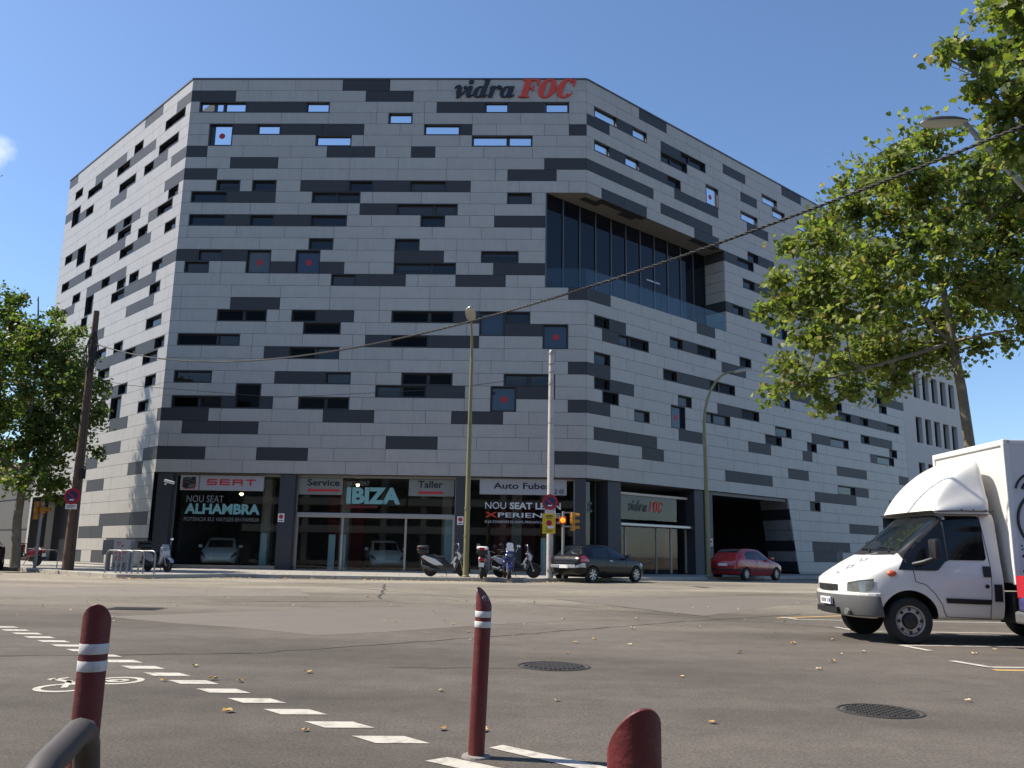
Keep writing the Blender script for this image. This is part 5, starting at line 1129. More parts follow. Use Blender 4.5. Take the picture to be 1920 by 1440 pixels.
# ---- motor scooters
def scooter(name, label, loc, rotz, paint, side_paint=None, topbox=None, screen=False, naked=False, lean=.0, r=.25, group='motor scooters parked outside the showroom'):
    t = thing(name, label, 'scooter', loc, rotz, group); t.rotation_euler = (lean, 0, rotz)
    sp = side_paint or paint; WBF, WBR = .68, -.64
    for x in (WBF, WBR):
        R = Matrix.Rotation(PI/2, 4, 'X'); m = MB(); w = .11
        m.lathe([(r*.70, -w*.4), (r*.9, -w*.5), (r, -w*.2), (r, w*.2), (r*.9, w*.5), (r*.70, w*.4)], 28, M=R); o = m.build('wheel', M_RUBBER, t, smooth=40, loc=(x, 0, r))
        m = MB(); m.lathe([(r*.72, -.04), (r*.74, .0), (r*.72, .04), (r*.64, .03), (r*.64, -.03)], 28, M=R)
        for i in range(5): m.box(r*.08, r*.68, -.022, .022, -.02, .02, M=R @ Matrix.Rotation(2*PI*i/5, 4, 'Z'))
        m.lathe([(r*.16, -.06), (r*.16, .06)], 14, M=R); m.build('rim', M_ALLOY if not naked else M_SILVER, o, smooth=40)
    xz = lambda half: (lambda p, q, s: (p, s*half, q))
    m = MB(); m.prism([(-.95, .70), (-.90, .80), (-.55, .78), (-.20, .70), (-.05, .50), (-.10, .36), (-.45, .40), (-.70, .52)], -.15, .15, lambda p, q, s: (p, s*(1-.25*max(0, (q-.6)*2)), q)); m.build('rear_fairing', paint, t, bevel=.035, smooth=45)
    if side_paint:
        for y in (-1, 1):
            m = MB(); m.prism([(-1.0, .77), (-.88, .83), (-.40, .68), (-.10, .46), (-.42, .45), (-.72, .58)], .135, .162, lambda p, q, s: (p, y*s, q)); m.build('side_panel', side_paint, t, bevel=.008)
            m = MB(); m.prism([(.36, .34), (.46, .50), (.34, .62), (.42, .72), (.58, .66), (.62, .86), (.50, 1.0), (.44, .96), (.52, .80), (.38, .78), (.28, .60)], .165, .19, lambda p, q, s: (p, y*s*(1-.25*max(0, (q-.75)*3)), q)); m.build('front_panel', side_paint, t, bevel=.008)
    m = MB(); m.prism([(-.85, .79), (-.80, .86), (-.50, .86), (-.40, .80), (-.10, .80), (.02, .74), (-.08, .68), (-.5, .74)], -.13, .13, lambda p, q, s: (p, s, q)); m.build('seat', M_BLACK, t, bevel=.03, smooth=45)
    m = MB(); m.prism([(-.35, .26), (.40, .24), (.44, .32), (.30, .36), (-.05, .38), (-.30, .40)], -.14, .14, lambda p, q, s: (p, s, q)); m.box(-.75, -.2, -.09, .09, .20, .42); m.build('engine_block', M_DGREY, t, bevel=.02)
    m = MB(); m.prism([(-.62, .34), (-.48, .74), (-.12, .70), (.10, .50), (.22, .54), (.38, .66), (.48, .46), (.36, .26), (-.40, .22)], -.12, .12, lambda p, q, s: (p, s, q)); m.build('tunnel', M_BLACK, t, bevel=.03, smooth=45)
    m = MB(); m.prism([(.30, .30), (.40, .28), (.50, .42), (.58, .62), (.56, .86), (.46, .98), (.36, .96), (.42, .78), (.38, .52)], -.19, .19, lambda p, q, s: (p, s*(1-.25*max(0, (q-.75)*3)), q)); m.build('front_shield', paint, t, bevel=.04, smooth=45)
    m = MB(); m.prism([(.44, .56), (.56, .57), (.76, .58), (.94, .48), (.99, .36), (.93, .42), (.80, .52), (.60, .53)], -.085, .085, lambda p, q, s: (p, s, q)); m.build('front_mudguard', paint if not naked else M_DGREY, t, bevel=.02, smooth=45)
    m = MB()
    for y in (-.08, .08): m.tube([(WBF, y, r), (.56, y, .62)], .022, 8)
    m.build('fork', M_ALLOY, t, smooth=60)
    m = MB(); m.tube([(.40, -.34, .98), (.46, -.20, 1.02), (.48, 0, 1.0), (.46, .20, 1.02), (.40, .34, .98)], .02, 8); m.build('handlebar', M_BLACK, t, smooth=60)
    m = MB(); m.prism([(.40, .94), (.56, .86), (.60, .95), (.52, 1.06), (.42, 1.05)], -.13, .13, lambda p, q, s: (p, s, q)); m.build('front_cowl', paint, t, bevel=.03, smooth=45)
    m = MB(); R = Matrix.Translation((.575, 0, .90)) @ Matrix.Rotation(PI/2-.3, 4, 'Y'); m.lathe([(.09, -.02), (.085, .02), (.03, .035)], 18, M=R @ Matrix.Diagonal((.8, 1.3, 1, 1))); m.build('headlight', M_LAMPGLASS, t, smooth=50)
    for y in (-1, 1):
        m = MB(); m.tube([(.43, y*.24, 1.02), (.42, y*.30, 1.20)], .008, 6); R = Matrix.Translation((.40, y*.33, 1.25)) @ Matrix.Rotation(PI/2, 4, 'Y') @ Matrix.Diagonal((.75, 1.1, 1, 1)); m.lathe([(.065, -.012), (.07, 0), (.05, .02)], 16, M=R); m.build('mirror', M_CHROME if y > 0 else M_BLACK, t, smooth=50)
    m = MB(); m.box(-.985, -.93, -.10, .10, .66, .77); m.build('tail_light', M_TAIL, t, bevel=.015)
    m = MB(); m.box(-1.0, -.985, -.10, .10, .44, .60); m.build('number_plate', M_PLATE, t)
    m = MB(); m.prism([(-.99, .62), (-.90, .66), (-.80, .50), (-.88, .38), (-.98, .42)], -.06, .06, lambda p, q, s: (p, s, q)); m.build('rear_mudguard', M_BLACK, t, bevel=.01)
    m = MB(); m.tube([(-.25, -.16, .28), (-.55, -.18, .30), (-.95, -.19, .40)], [.03, .055, .06], 10); m.build('exhaust', M_SILVER if naked else M_DGREY, t, smooth=50)
    m = MB(); m.tube([(-.10, .12, .26), (-.02, .20, .02)], .014, 6); m.build('stand', M_DGREY, t)
    if topbox:
        m = MB(); m.box(-1.16, -.76, -.20, .20, .90, 1.07); m.build('top_box', M_BLACK, t, bevel=.05, smooth=45)
        m = MB(); m.box(-1.17, -.75, -.21, .21, 1.075, 1.20); m.build('box_lid', topbox, t, bevel=.06, smooth=45)
        m = MB(); m.box(-1.19, -1.15, -.10, .10, 1.06, 1.16); m.build('box_reflector', M_TAIL, t, bevel=.01)
        m = MB(); m.box(-1.05, -.80, -.10, .10, .84, .90); m.build('rack', M_BLACK, t)
    if screen:
        m = MB(); m.prism([(-.13, 1.02), (.13, 1.02), (.17, 1.10), (.12, 1.19), (.14, 1.28), (.09, 1.36), (-.09, 1.36), (-.14, 1.28), (-.12, 1.19), (-.17, 1.10)], 0, .012, lambda p, q, s: (.52-(q-1.02)*.5-s, p, q)); m.build('windscreen', mat('milky screen', (0.34, 0.36, 0.38), .15, spec=.6), t)
    return t
M_SC_WHITE = mat('white scooter paint', (0.62, 0.62, 0.61), .3, coat=.6)
M_SC_SILVER = mat('silver scooter paint', (0.30, 0.29, 0.28), .35, metal=.4, coat=.4)
M_SC_BLUE = mat('deep blue scooter paint', (0.012, 0.015, 0.10), .25, coat=.9)
M_SC_LILAC = mat('pale silver blue scooter paint', (0.36, 0.365, 0.41), .3, metal=.3, coat=.6)
M_SC_RED = mat('crimson scooter paint', (0.13, 0.006, 0.018), .3, coat=.7)
M_SC_DARK = mat('dark blue black scooter paint', (0.015, 0.016, 0.03), .25, coat=.8)
scooter('motor_scooter', 'pale silver blue scooter with a black rear box beside the cycle racks', (-13.75, 34.4, KZ), -.62, M_SC_LILAC, topbox=M_BLACK, lean=.05, r=.27)
scooter('motor_scooter', 'white and black maxi scooter standing left of the green lamp post', (-2.45, 34.55, KZ), -.16, M_SC_DARK, side_paint=M_SC_WHITE, topbox=M_BLACK, lean=.06, r=.28)
scooter('motor_scooter', 'silver scooter seen from behind with a white and red rear box', (-.98, 33.9, gz(34)+.11), PI/2-.08, M_SC_SILVER, topbox=M_WHITE, lean=.05)
scooter('motor_scooter', 'blue scooter facing the road with a tall milky screen', (-.08, 33.7, gz(34)+.11), -PI/2+.12, M_SC_BLUE, screen=True, lean=-.05)
scooter('motor_scooter', 'dark scooter with silver spoked wheels standing behind the blue one', (.30, 34.75, KZ), -.10, M_SC_DARK, side_paint=M_SC_WHITE, naked=True, lean=.05, r=.30)
scooter('motor_scooter', 'crimson scooter half hidden behind the tree trunk on the left pavement', (-22.3, 40.6, KZ), PI-.35, M_SC_RED, lean=.05, group=None)

# ---------------------------------------------------------------- poles, lamps, signals, signs
M_OLIVE = mat('olive green pole paint', (0.20, 0.19, 0.085), .5, noise=.12, nscale=8, dirt=((0.10, 0.09, 0.05), 3, .5))
M_ZINC = mat('galvanised pole', (0.30, 0.30, 0.29), .55, metal=.3, noise=.15, nscale=6)
M_CONC = mat('painted grey post', (0.46, 0.43, 0.40), .75, noise=.12, nscale=9, dirt=((0.22, 0.20, 0.18), 5, .6))
M_WOOD = mat('weathered creosoted wood', (0.095, 0.060, 0.040), .85, noise=.3, nscale=5, bump=.6, bscale=25)
M_LENS = mat('lamp lens', (0.42, 0.42, 0.36), .3, noise=.15)
M_LAMPHEAD = mat('lamp head alloy', (0.30, 0.31, 0.31), .4, metal=.4, noise=.1)
def lamp_head(parent, loc, yaw, pitch, s=1.0, hm=None):
    M = Matrix.Translation(loc) @ Matrix.Rotation(yaw, 4, 'Z') @ Matrix.Rotation(pitch, 4, 'Y') @ Matrix.Diagonal((s, s, s, 1))
    def shell(zs, zo, k):
        m = MB(); secs = [(-.02, .07, .05), (.08, .11, .08), (.25, .15, .115), (.50, .165, .12), (.72, .14, .10), (.84, .08, .06), (.87, .02, .02)]
        n = 12
        for x, w, h in secs:
            for j in range(n+1): a = PI*j/n; m.v.append(tuple(M @ Vector((x, w*math.cos(a), zo+zs*h*math.sin(a)))))
        for i in range(len(secs)-1):
            for j in range(n): m.f.append((i*(n+1)+j, i*(n+1)+j+1, (i+1)*(n+1)+j+1, (i+1)*(n+1)+j)); m.mi.append(0)
        return m
    shell(1.0, 0, 0).build('lamp_head', hm or M_LAMPHEAD, parent, smooth=60)
    shell(-.55, 0, 0).build('lens', M_LENS, parent, smooth=60)
L1 = thing('street_lamp', 'slim olive green street lamp whose head points towards the road, beside the silver scooter', 'street lamp', (-1.66, 33.95, KZ), 0, 'street lamps')
m = MB(); m.tube([(0, 0, 0), (.0, 0, 3), (.01, 0, 8.6), (.0, -.12, 9.5), (-.02, -.7, 10.05)], [.115, .10, .065, .05, .04], 12); m.build('pole', M_OLIVE, L1, smooth=50)
m = MB(); m.lathe([(.16, 0), (.16, .05), (.12, .08)], 16); m.lathe([(.125, 2.6), (.125, 2.68)], 16); m.lathe([(.125, 1.55), (.125, 1.6)], 16); m.build('collar', M_OLIVE, L1)
lamp_head(L1, (-.02, -.65, 10.05), -PI/2, -.25, 1.25)
L2 = thing('street_lamp', 'olive green street lamp with an arm curving right, between the two parked cars', 'street lamp', (9.46, 41.5, KZ), 0, 'street lamps')
arc_pts = [(0, 0, 0), (-.02, 0, 4), (-.04, 0, 7.4)]+[(-.04+2.0*(t**1.7)*.78, 0, 7.4+2.55*math.sin(t*PI/2)) for t in (.15, .3, .45, .6, .75, .9, 1.0)]
m = MB(); m.tube(arc_pts, [.12, .10, .075]+[.07, .065, .06, .055, .05, .045, .045], 12); m.build('pole', M_OLIVE, L2, smooth=50)
m = MB(); m.lathe([(.17, 0), (.17, .05), (.13, .08)], 16); m.build('collar', M_OLIVE, L2)
lamp_head(L2, (1.50, 0, 9.92), 0, -.20, 1.0)
L3 = thing('street_lamp', 'large street lamp head on a grey slanting arm among the leaves at upper right', 'street lamp', (11.6, 14.2, 0), 0, 'street lamps')
m = MB(); m.tube([(0, 0, 0), (0, 0, 3.2), (-.3, -.05, 4.0), (-2.73, -.2, 7.59), (-3.68, -.2, 8.80)], [.12, .11, .10, .055, .045], 12); m.build('pole', M_LAMPHEAD, L3, smooth=50)
lamp_head(L3, (-3.64, -.2, 8.79), PI, .06, .95, mat('dark lamp head', (0.03, 0.03, 0.03), .45, noise=.1))

M_DISC = mat('sign face blue', (0.02, 0.028, 0.09), .5)
M_RING = mat('sign face red', (0.36, 0.015, 0.025), .5)
def no_parking(name, label, loc, r, rotz=0.0):
    t = thing(name, label, 'traffic sign', loc, rotz, 'round no parking signs')
    R = Matrix.Rotation(PI/2, 4, 'X')
    m = MB(); m.lathe([(r, -.012), (r, .012)], 32, M=R); m.build('plate', M_RING, t)
    m = MB(); m.lathe([(r*.70, .012), (r*.70, .016)], 32, M=R); m.build('blue_disc', M_DISC, t)
    m = MB(); m.box(-r*.70, r*.70, -.020, -.0165, -r*.09, r*.09, M=Matrix.Rotation(PI/4, 4, 'Y')); m.build('red_bar', M_RING, t)
    m = MB(); m.box(-r*.27, r*.27, -.0215, -.0185, -r*.52, -r*.36); m.build('white_mark', M_WHITE, t)
    return t
def text_plate(name, label, loc, w, h, material, lines, rotz=0.0, y=-.012):
    t = thing(name, label, 'sign', loc, rotz)
    m = MB(); m.box(-w/2, w/2, -.008, .008, -h/2, h/2); m.build('plate', material, t)
    m = MB()
    for x0, x1, z0_, z1_ in lines: m.box(x0, x1, y, -.008, z0_, z1_)
    if lines: m.build('lettering', M_INK, t)
    return t
gp = thing('grey_post', 'tall plain pale grey post carrying signs, near the blue scooter', 'post', (1.63, 35.0, KZ))
m = MB(); m.tube([(0, 0, 0), (0, 0, 5), (0, 0, 9.25)], [.135, .125, .10], 18); m.build('pole', M_CONC, gp, smooth=50)
m = MB()
for z in (9.15, 8.7, 8.35, 7.85, 6.2): m.lathe([(.125, z), (.125, z+.05)], 18)
m.lathe([(.11, 9.24), (.08, 9.32), (.02, 9.34)], 18); m.build('clamp_band', M_ZINC, gp)
no_parking('no_parking_sign', 'round red and blue no parking sign on the tall grey post', (1.61, 34.84, 3.22), .315)
text_plate('sign_plate', 'small white plate under the no parking sign on the grey post', (1.63, 34.84, 2.84), .42, .13, M_WHITE, [(-.17, .17, .02, .04), (-.17, .15, -.03, -.015)])
yp = text_plate('yellow_notice', 'yellow notice with a small red and blue disc on the grey post', (1.58, 34.83, 2.37), .52, .80, M_YSIGN, [(-.12, .14, .30, .33), (-.13, .16, .25, .28), (-.12, .12, .20, .22), (-.13, .0, -.20, -.17), (-.14, .14, -.27, -.25), (-.14, .12, -.32, -.30)])
m = MB(); R = Matrix.Rotation(PI/2, 4, 'X'); m.lathe([(.115, .008), (.115, .012)], 24, M=R @ Matrix.Translation((0, .02, 0))); m.build('red_disc', M_RING, yp)
m = MB(); m.box(-.06, .20, -.016, -.009, -.19, -.09); m.build('white_sticker', M_WHITE, yp)

def signal_head(t, x, z, yaw, n=3, s=1.0):
    """a stack of visored lenses; yaw 0 faces -y"""
    R = Matrix.Translation((x, 0, z)) @ Matrix.Rotation(yaw, 4, 'Z')
    for i in range(n):
        m = MB(); zz = (n-1-i)*.32*s
        m.box(-.13*s, .13*s, -.10*s, .10*s, zz-.15*s, zz+.15*s, M=R); m.build('signal_box', M_YELLOW, t, bevel=.02)
        m = MB(); k = 14
        for j in range(k+1):
            a = PI*(1.12-1.24*j/k)
            for yy, rr in ((-.10, .115), (-.36, .115)): m.v.append(tuple(R @ Vector((rr*s*math.cos(a), yy*s, zz+rr*s*math.sin(a)))))
        for j in range(k): m.f.append((2*j, 2*j+1, 2*j+3, 2*j+2)); m.mi.append(0)
        m.build('visor', M_YELLOW, t)
        m = MB(); m.lathe([(.10*s, 0), (.02, .02)], 18, M=R @ Matrix.Translation((0, -.10*s, zz)) @ Matrix.Rotation(PI/2, 4, 'X')); m.build('lens', M_BLACK, t)
tl = thing('traffic_light', 'yellow three lens traffic light with a lit orange lamp beside the grey post', 'traffic light', (2.13, 34.6, KZ))
m = MB(); m.tube([(0, 0, 0), (0, 0, 2.45)], .055, 12); m.box(0, .35, -.03, .03, 2.0, 2.06); m.box(0, .35, -.03, .03, 2.55, 2.6); m.tube([(.0, 0, 2.3), (0, 0, 2.62)], .05, 10); m.build('pole', M_ZINC, tl)
signal_head(tl, .38, 1.98, PI/2+.35, 3, .76)
m = MB(); m.box(-.16, .12, -.12, .08, 2.12, 2.42); m.build('lamp_box', mat('orange signal box', (0.40, 0.06, 0.01), .5), tl, bevel=.03)
m = MB(); m.lathe([(.105, 0), (.06, .03), (.01, .035)], 20, M=Matrix.Translation((-.02, -.122, 2.27)) @ Matrix.Rotation(PI/2, 4, 'X')); m.build('lit_lens', emat('lit orange lens', (1.0, 0.22, 0.015), 1.2), tl, smooth=60)
tl2 = thing('traffic_light', 'yellow traffic light on a slim grey pole left of the wooden pole', 'traffic light', (-20.0, 37.1, KZ))
m = MB(); m.tube([(0, 0, 0), (0, 0, 2.9)], .065, 12); m.build('pole', M_ZINC, tl2)
signal_head(tl2, -.22, 2.15, PI*.80, 3, .80); signal_head(tl2, .06, 2.42, 1.75, 1, .9)

wp = thing('utility_pole', 'dark wooden utility pole with coiled cables near its top', 'utility pole', (-17.15, 34.2, KZ))
m = MB(); m.tube([(0, 0, 0), (0, 0, 5), (-.02, 0, 10.45)], [.215, .17, .11], 14); m.build('pole', M_WOOD, wp, smooth=60)
m = MB()
for k in range(5):
    m.tube([(.05+.16*math.cos(a)+.03*k*(1 if k % 2 else -1), -.15+.05*math.sin(a*2), 8.9+.65*math.sin(a)-.12*k) for a in [2*PI*i/20 for i in range(21)]], .02, 5)
m.tube([(.14, -.14, 9.0), (.15, -.16, 6), (.19, -.2, 3.2), (.2, -.2, .1)], .018, 5); m.build('coiled_cable', M_BLACK, wp)
m = MB(); m.box(.12, .30, -.18, -.02, 3.55, 3.95); m.build('junction_box', M_BLACK, wp)
m = MB(); m.lathe([(.19, 2.1), (.19, 2.16)], 14); m.build('band', M_ZINC, wp)
no_parking('no_parking_sign', 'round red and blue no parking sign on the dark wooden pole', (-17.17, 33.95, 3.08), .32)
text_plate('sign_plate', 'small white plate under the no parking sign on the wooden pole', (-17.17, 33.95, 2.68), .44, .20, M_WHITE, [(-.17, .17, .03, .05), (-.17, .15, -.02, 0), (-.17, .1, -.06, -.045)])
m = MB(); P0 = Vector((-17.1, 34.2)); P1 = Vector((6.405, 10.0)); pts = []
for i in range(61):
    s_ = 1.3*i/60; q = P0+(P1-P0)*s_; pts.append(Vector((q.x, q.y, 6.88*s_*s_-9.62*s_+9.31)))
def twisted(pts, r, turns, n_str):
    mm = MB()
    for k in range(n_str):
        P = []; N = len(pts)*14
        for i in range(N+1):
            f = i/N*(len(pts)-1); a = min(int(f), len(pts)-2); t_ = f-a; p = pts[a].lerp(pts[a+1], t_); ang = turns*2*PI*i/N+2*PI*k/n_str
            P.append(p+Vector((math.cos(ang)*r*.7, 0, math.sin(ang)*r)))
        mm.tube(P, r, 5, cap=False)
    return mm
tag(twisted(pts, .0155, 230, 2).build('overhead_cable', mat('black cable sheath', (0.006, 0.006, 0.006), .75, noise=.2), smooth=60), 'thick twisted cable sagging across the facade from the wooden pole to upper right', 'cable')
m = MB(); m.tube([(-17.05, 34.2, 7.85), (-15.56, 34.25, 7.60), (-9.5, 34.5, 7.25), (-3, 34.8, 7.75), (1.53, 34.9, 8.44)], .010, 5)
tag(m.build('thin_cable', M_BLACK), 'thin cable strung from the wooden pole to the grey post', 'cable')
m = MB(); m.tube([(-17.2, 34.2, 9.2), (-21, 36, 8.9), (-28, 39.5, 9.0)], .025, 6)
tag(m.build('overhead_cable', MATS['black cable sheath']), 'cable running left from the wooden pole into the tree', 'cable')

# cycle racks, cabinets
M_TUBE = mat('grey steel tube', (0.26, 0.27, 0.27), .4, metal=.6, noise=.1)
def hoop(name, label, loc, rotz, w, h, r, material, group=None, cat='bike rack'):
    c = .16; P = [(-w/2, 0, 0), (-w/2, 0, h-c)]+[(-w/2+c-c*math.cos(a), 0, h-c+c*math.sin(a)) for a in (.4, .8, 1.2, PI/2)]+[(w/2-c+c*math.sin(a), 0, h-c+c*math.cos(a)) for a in (0, .4, .8, 1.2, PI/2)]+[(w/2, 0, 0)]
    t = thing(name, label, cat, loc, rotz, group); m = MB(); m.tube(P, r, 10); m.build('hoop', material, t, smooth=60)
    m = MB(); m.lathe([(r*2, 0), (r*2, .012), (r*1.1, .014)], 12, M=Matrix.Translation((-w/2, 0, 0))); m.build('foot_plate', material, t); m = MB(); m.lathe([(r*2, 0), (r*2, .012), (r*1.1, .014)], 12, M=Matrix.Translation((w/2, 0, 0))); m.build('foot_plate', material, t)
for i, lab in enumerate(('grey steel hoop rack in front of the scrawled cabinet, leftmost of the four', 'grey steel hoop rack in front of the scrawled cabinet, second from the left', 'grey steel hoop rack right of the scrawled cabinet, third from the left', 'grey steel hoop rack nearest the pale scooter, rightmost of the four')):
    hoop('bike_rack', lab, (-14.45+i*.47, 32.1-i*.16, KZ), -.50, .86, .80, .028, M_TUBE, 'cycle racks on the pavement')
hoop('bike_rack', 'low grey hoop rail beside the yellow traffic light on the left pavement', (-20.2, 38.3, KZ), .15, .95, .75, .02, M_TUBE)
hoop('hoop_barrier', 'thick brownish grey hoop close to the camera at the lower left corner', (-.775, 1.60, 0), 1.86, .62, .802, .026, mat('brownish grey hoop paint', (0.055, 0.045, 0.04), .6, noise=.1), cat='barrier')
cb = thing('utility_cabinet', 'grey utility cabinet scrawled with red and black graffiti', 'cabinet', (-15.4, 35.0, KZ), -.12)
m = MB(); m.box(-.36, .36, -.16, .16, 0, 1.22); m.build('body', mat('pale cabinet concrete', (0.42, 0.41, 0.39), .8, noise=.1, dirt=((0.2, 0.19, 0.18), 3, .5)), cb, bevel=.015)
m = MB(); m.box(-.31, .31, -.175, -.16, .12, 1.12); m.build('door', mat('cabinet door paint', (0.40, 0.39, 0.375), .7, noise=.1), cb, bevel=.006)
for body, x, z, w, h, mm in (('TI', -.22, .96, .16, .16, M_REDSIGN), ('RADIO', -.24, .66, .46, .20, M_REDSIGN), ('COD', -.22, .40, .34, .18, M_REDSIGN), ('NURE', -.28, .14, .50, .17, M_INK)):
    link_mesh('graffiti', text_mesh('graffiti', body, 1, mm, .002, .01, .15, w, h), cb, (x, -.182, z), 0)
m = MB(); m.lathe([(.035, .0), (.035, .006)], 10, M=Matrix.Translation((.04, -.176, .98)) @ Matrix.Rotation(PI/2, 4, 'X')); m.build('sticker', M_INK, cb)
c2 = thing('meter_box', 'small grey meter box on the wall left of the scrawled cabinet', 'box', (-16.05, 35.2, KZ+.62), -.12)
m = MB(); m.box(-.26, .22, -.10, .10, 0, .58); m.build('body', mat('grey meter box paint', (0.20, 0.20, 0.205), .6, noise=.1), c2, bevel=.015)
m = MB(); m.box(-.22, .18, -.108, -.10, .05, .53); m.build('door', MATS['grey meter box paint'], c2)
m = MB(); m.box(-.05, .05, -.05, .05, -.62, 0); m.build('stand', M_ZINC, c2)

# red bollards
M_BOLL = mat('dark red bollard paint', (0.110, 0.010, 0.010), .58, coat=.05, noise=.18, nscale=7, dirt=((0.16, 0.07, 0.06), 9, .35), bump=.25, bscale=60)
M_BAND = mat('worn reflective band', (0.60, 0.59, 0.57), .5, noise=.08, dirt=((0.2, 0.17, 0.16), 14, .6))
def bollard(label, loc, h, face, tilt=(0, 0)):
    """face: direction the slanted top looks"""
    t = thing('bollard', label, 'bollard', loc, face, 'red cycle lane bollards'); t.rotation_euler = (tilt[0], tilt[1], face); r = .0475; n = 32; slope = 1.25
    m = MB(); m.v = []; zs = [0, .3, .6, h-.22]
    for z in zs:
        for j in range(n): a = 2*PI*j/n; m.v.append((r*math.cos(a), r*math.sin(a), z))
    for f, rr in ((0, 1.0), (.006, .93)):
        for j in range(n): a = 2*PI*j/n; m.v.append((r*rr*math.cos(a), r*rr*math.sin(a), h-r*slope-slope*r*rr*math.cos(a)+f*.4-(0.004 if f == 0 else 0)))
    rings = len(zs)+2
    for i in range(rings-1):
        for j in range(n): m.f.append((i*n+j, i*n+(j+1) % n, (i+1)*n+(j+1) % n, (i+1)*n+j)); m.mi.append(0)
    m.f.append(tuple((rings-1)*n+j for j in range(n))); m.mi.append(0)
    m.build('post', M_BOLL, t, smooth=35)
    for z in (h-.213, h-.155):
        b = MB(); b.lathe([(r*1.012, z-.0175), (r*1.025, z-.0165), (r*1.025, z+.0165), (r*1.012, z+.0175)], 32); b.build('reflective_band', M_BAND, t, smooth=40)
    e = MB(); ang = math.atan(slope); E = Matrix.Translation((0, 0, h-r*slope+.006)) @ Matrix.Rotation(ang, 4, 'Y')
    def ering(cx, cy, rr): e.tube([E @ Vector((cx+rr*math.cos(a)*1.2, cy+rr*math.sin(a), 0)) for a in [2*PI*i/16 for i in range(17)]], .0013, 4)
    ering(.018, -.018, .012); ering(.018, .018, .012); 
    for a, b_ in (((.018, -.018), (-.002, -.004)), ((-.002, -.004), (.020, .0)), ((.018, .018), (-.004, .010)), ((-.002, -.004), (-.004, .010)), ((.020, 0), (-.004, .010))): e.tube([E @ Vector((*a, 0)), E @ Vector((*b_, 0))], .0013, 4)
    e.build('bicycle_emblem', mat('pale emblem', (0.34, 0.30, 0.30), .6), t)
    bs = MB(); bs.lathe([(.085, 0), (.08, .012), (.05, .016)], 18); bs.build('base_plate', mat('concrete foot', (0.22, 0.20, 0.18), .9, noise=.2, nscale=20), t)
    return t
bollard('dark red bollard with two pale bands near the painted bicycle, left of the three', (-1.455, 3.15, 0), .955, 1.9, (0, 0))
bollard('dark red bollard standing beside the white stop line, middle of the three', (-.17, 5.26, 0), .955, -.55, (0, .035))
bollard('dark red bollard cut off by the bottom edge, nearest of the three', (.225, 1.60, 0), .895, 1.9, (0, 0))

# ---------------------------------------------------------------- trees
M_BARK = mat('plane tree bark', (0.17, 0.145, 0.105), .85, noise=.3, nscale=6, bump=.4, bscale=20, dirt=((0.34, 0.31, 0.24), 3.5, .8))
M_TWIG = mat('twig bark', (0.10, 0.08, 0.055), .85)
def leaf_mat(name, col, tr):
    m = bpy.data.materials.new(name); m.use_nodes = True; n = m.node_tree; b = n.nodes['Principled BSDF']; out = n.nodes['Material Output']
    b.inputs['Base Color'].default_value = (*col, 1); b.inputs['Roughness'].default_value = .5; b.inputs['Specular IOR Level'].default_value = .4
    t = n.nodes.new('ShaderNodeBsdfTranslucent'); t.inputs['Color'].default_value = (*tr, 1); x = n.nodes.new('ShaderNodeMixShader'); x.inputs[0].default_value = .42
    n.links.new(b.outputs[0], x.inputs[1]); n.links.new(t.outputs[0], x.inputs[2]); n.links.new(x.outputs[0], out.inputs['Surface']); return m
LEAVES = [leaf_mat('deep green leaf', (0.075, 0.105, 0.022), (0.19, 0.29, 0.03)), leaf_mat('mid green leaf', (0.12, 0.155, 0.03), (0.32, 0.42, 0.04)), leaf_mat('light green leaf', (0.19, 0.21, 0.055), (0.42, 0.48, 0.08)), leaf_mat('yellowing leaf', (0.24, 0.19, 0.04), (0.38, 0.30, 0.06))]
LEAVES_LEFT = [leaf_mat('left deep leaf', (0.05, 0.085, 0.02), (0.11, 0.20, 0.02)), leaf_mat('left mid leaf', (0.08, 0.125, 0.025), (0.19, 0.31, 0.03)), leaf_mat('left light leaf', (0.125, 0.165, 0.04), (0.28, 0.38, 0.05)), LEAVES[3]]  # darker, less yellow greens for the left street trees
LW = [.34, .38, .23, .05]
LEAF2D = [(0, 0), (.30, .02), (.52, .30), (.33, .38), (.42, .72), (.17, .62), (0, 1.0), (-.17, .62), (-.42, .72), (-.33, .38), (-.52, .30), (-.30, .02)]
def add_leaf(m, p, size, rnd):
    d = Vector((rnd.gauss(0, 1), rnd.gauss(0, 1), rnd.gauss(-.45, .8))).normalized(); nn = Vector((rnd.gauss(0, 1), rnd.gauss(0, 1), rnd.gauss(.9, .8)))
    a = d.cross(nn); 
    if a.length < 1e-3: return
    a.normalize(); nn = a.cross(d).normalized(); k = rnd.choices((0, 1, 2, 3), LW)[0]; cup = rnd.uniform(-.15, .25)
    vs = [p+(a*x+d*y+nn*(abs(x)*cup))*size for x, y in LEAF2D]
    m.add(vs, [(0, 1, 2, 3, 6), (3, 4, 5, 6), (6, 7, 8, 9), (6, 9, 10, 11, 0)], k)
def bez(a, b, lift, n, rnd, wob):
    mid = (a+b)/2+Vector((rnd.uniform(-wob, wob), rnd.uniform(-wob, wob), lift)); out = []
    for i in range(n+1):
        t = i/n; out.append(a*(1-t)**2+mid*2*t*(1-t)+b*t*t)
    return out
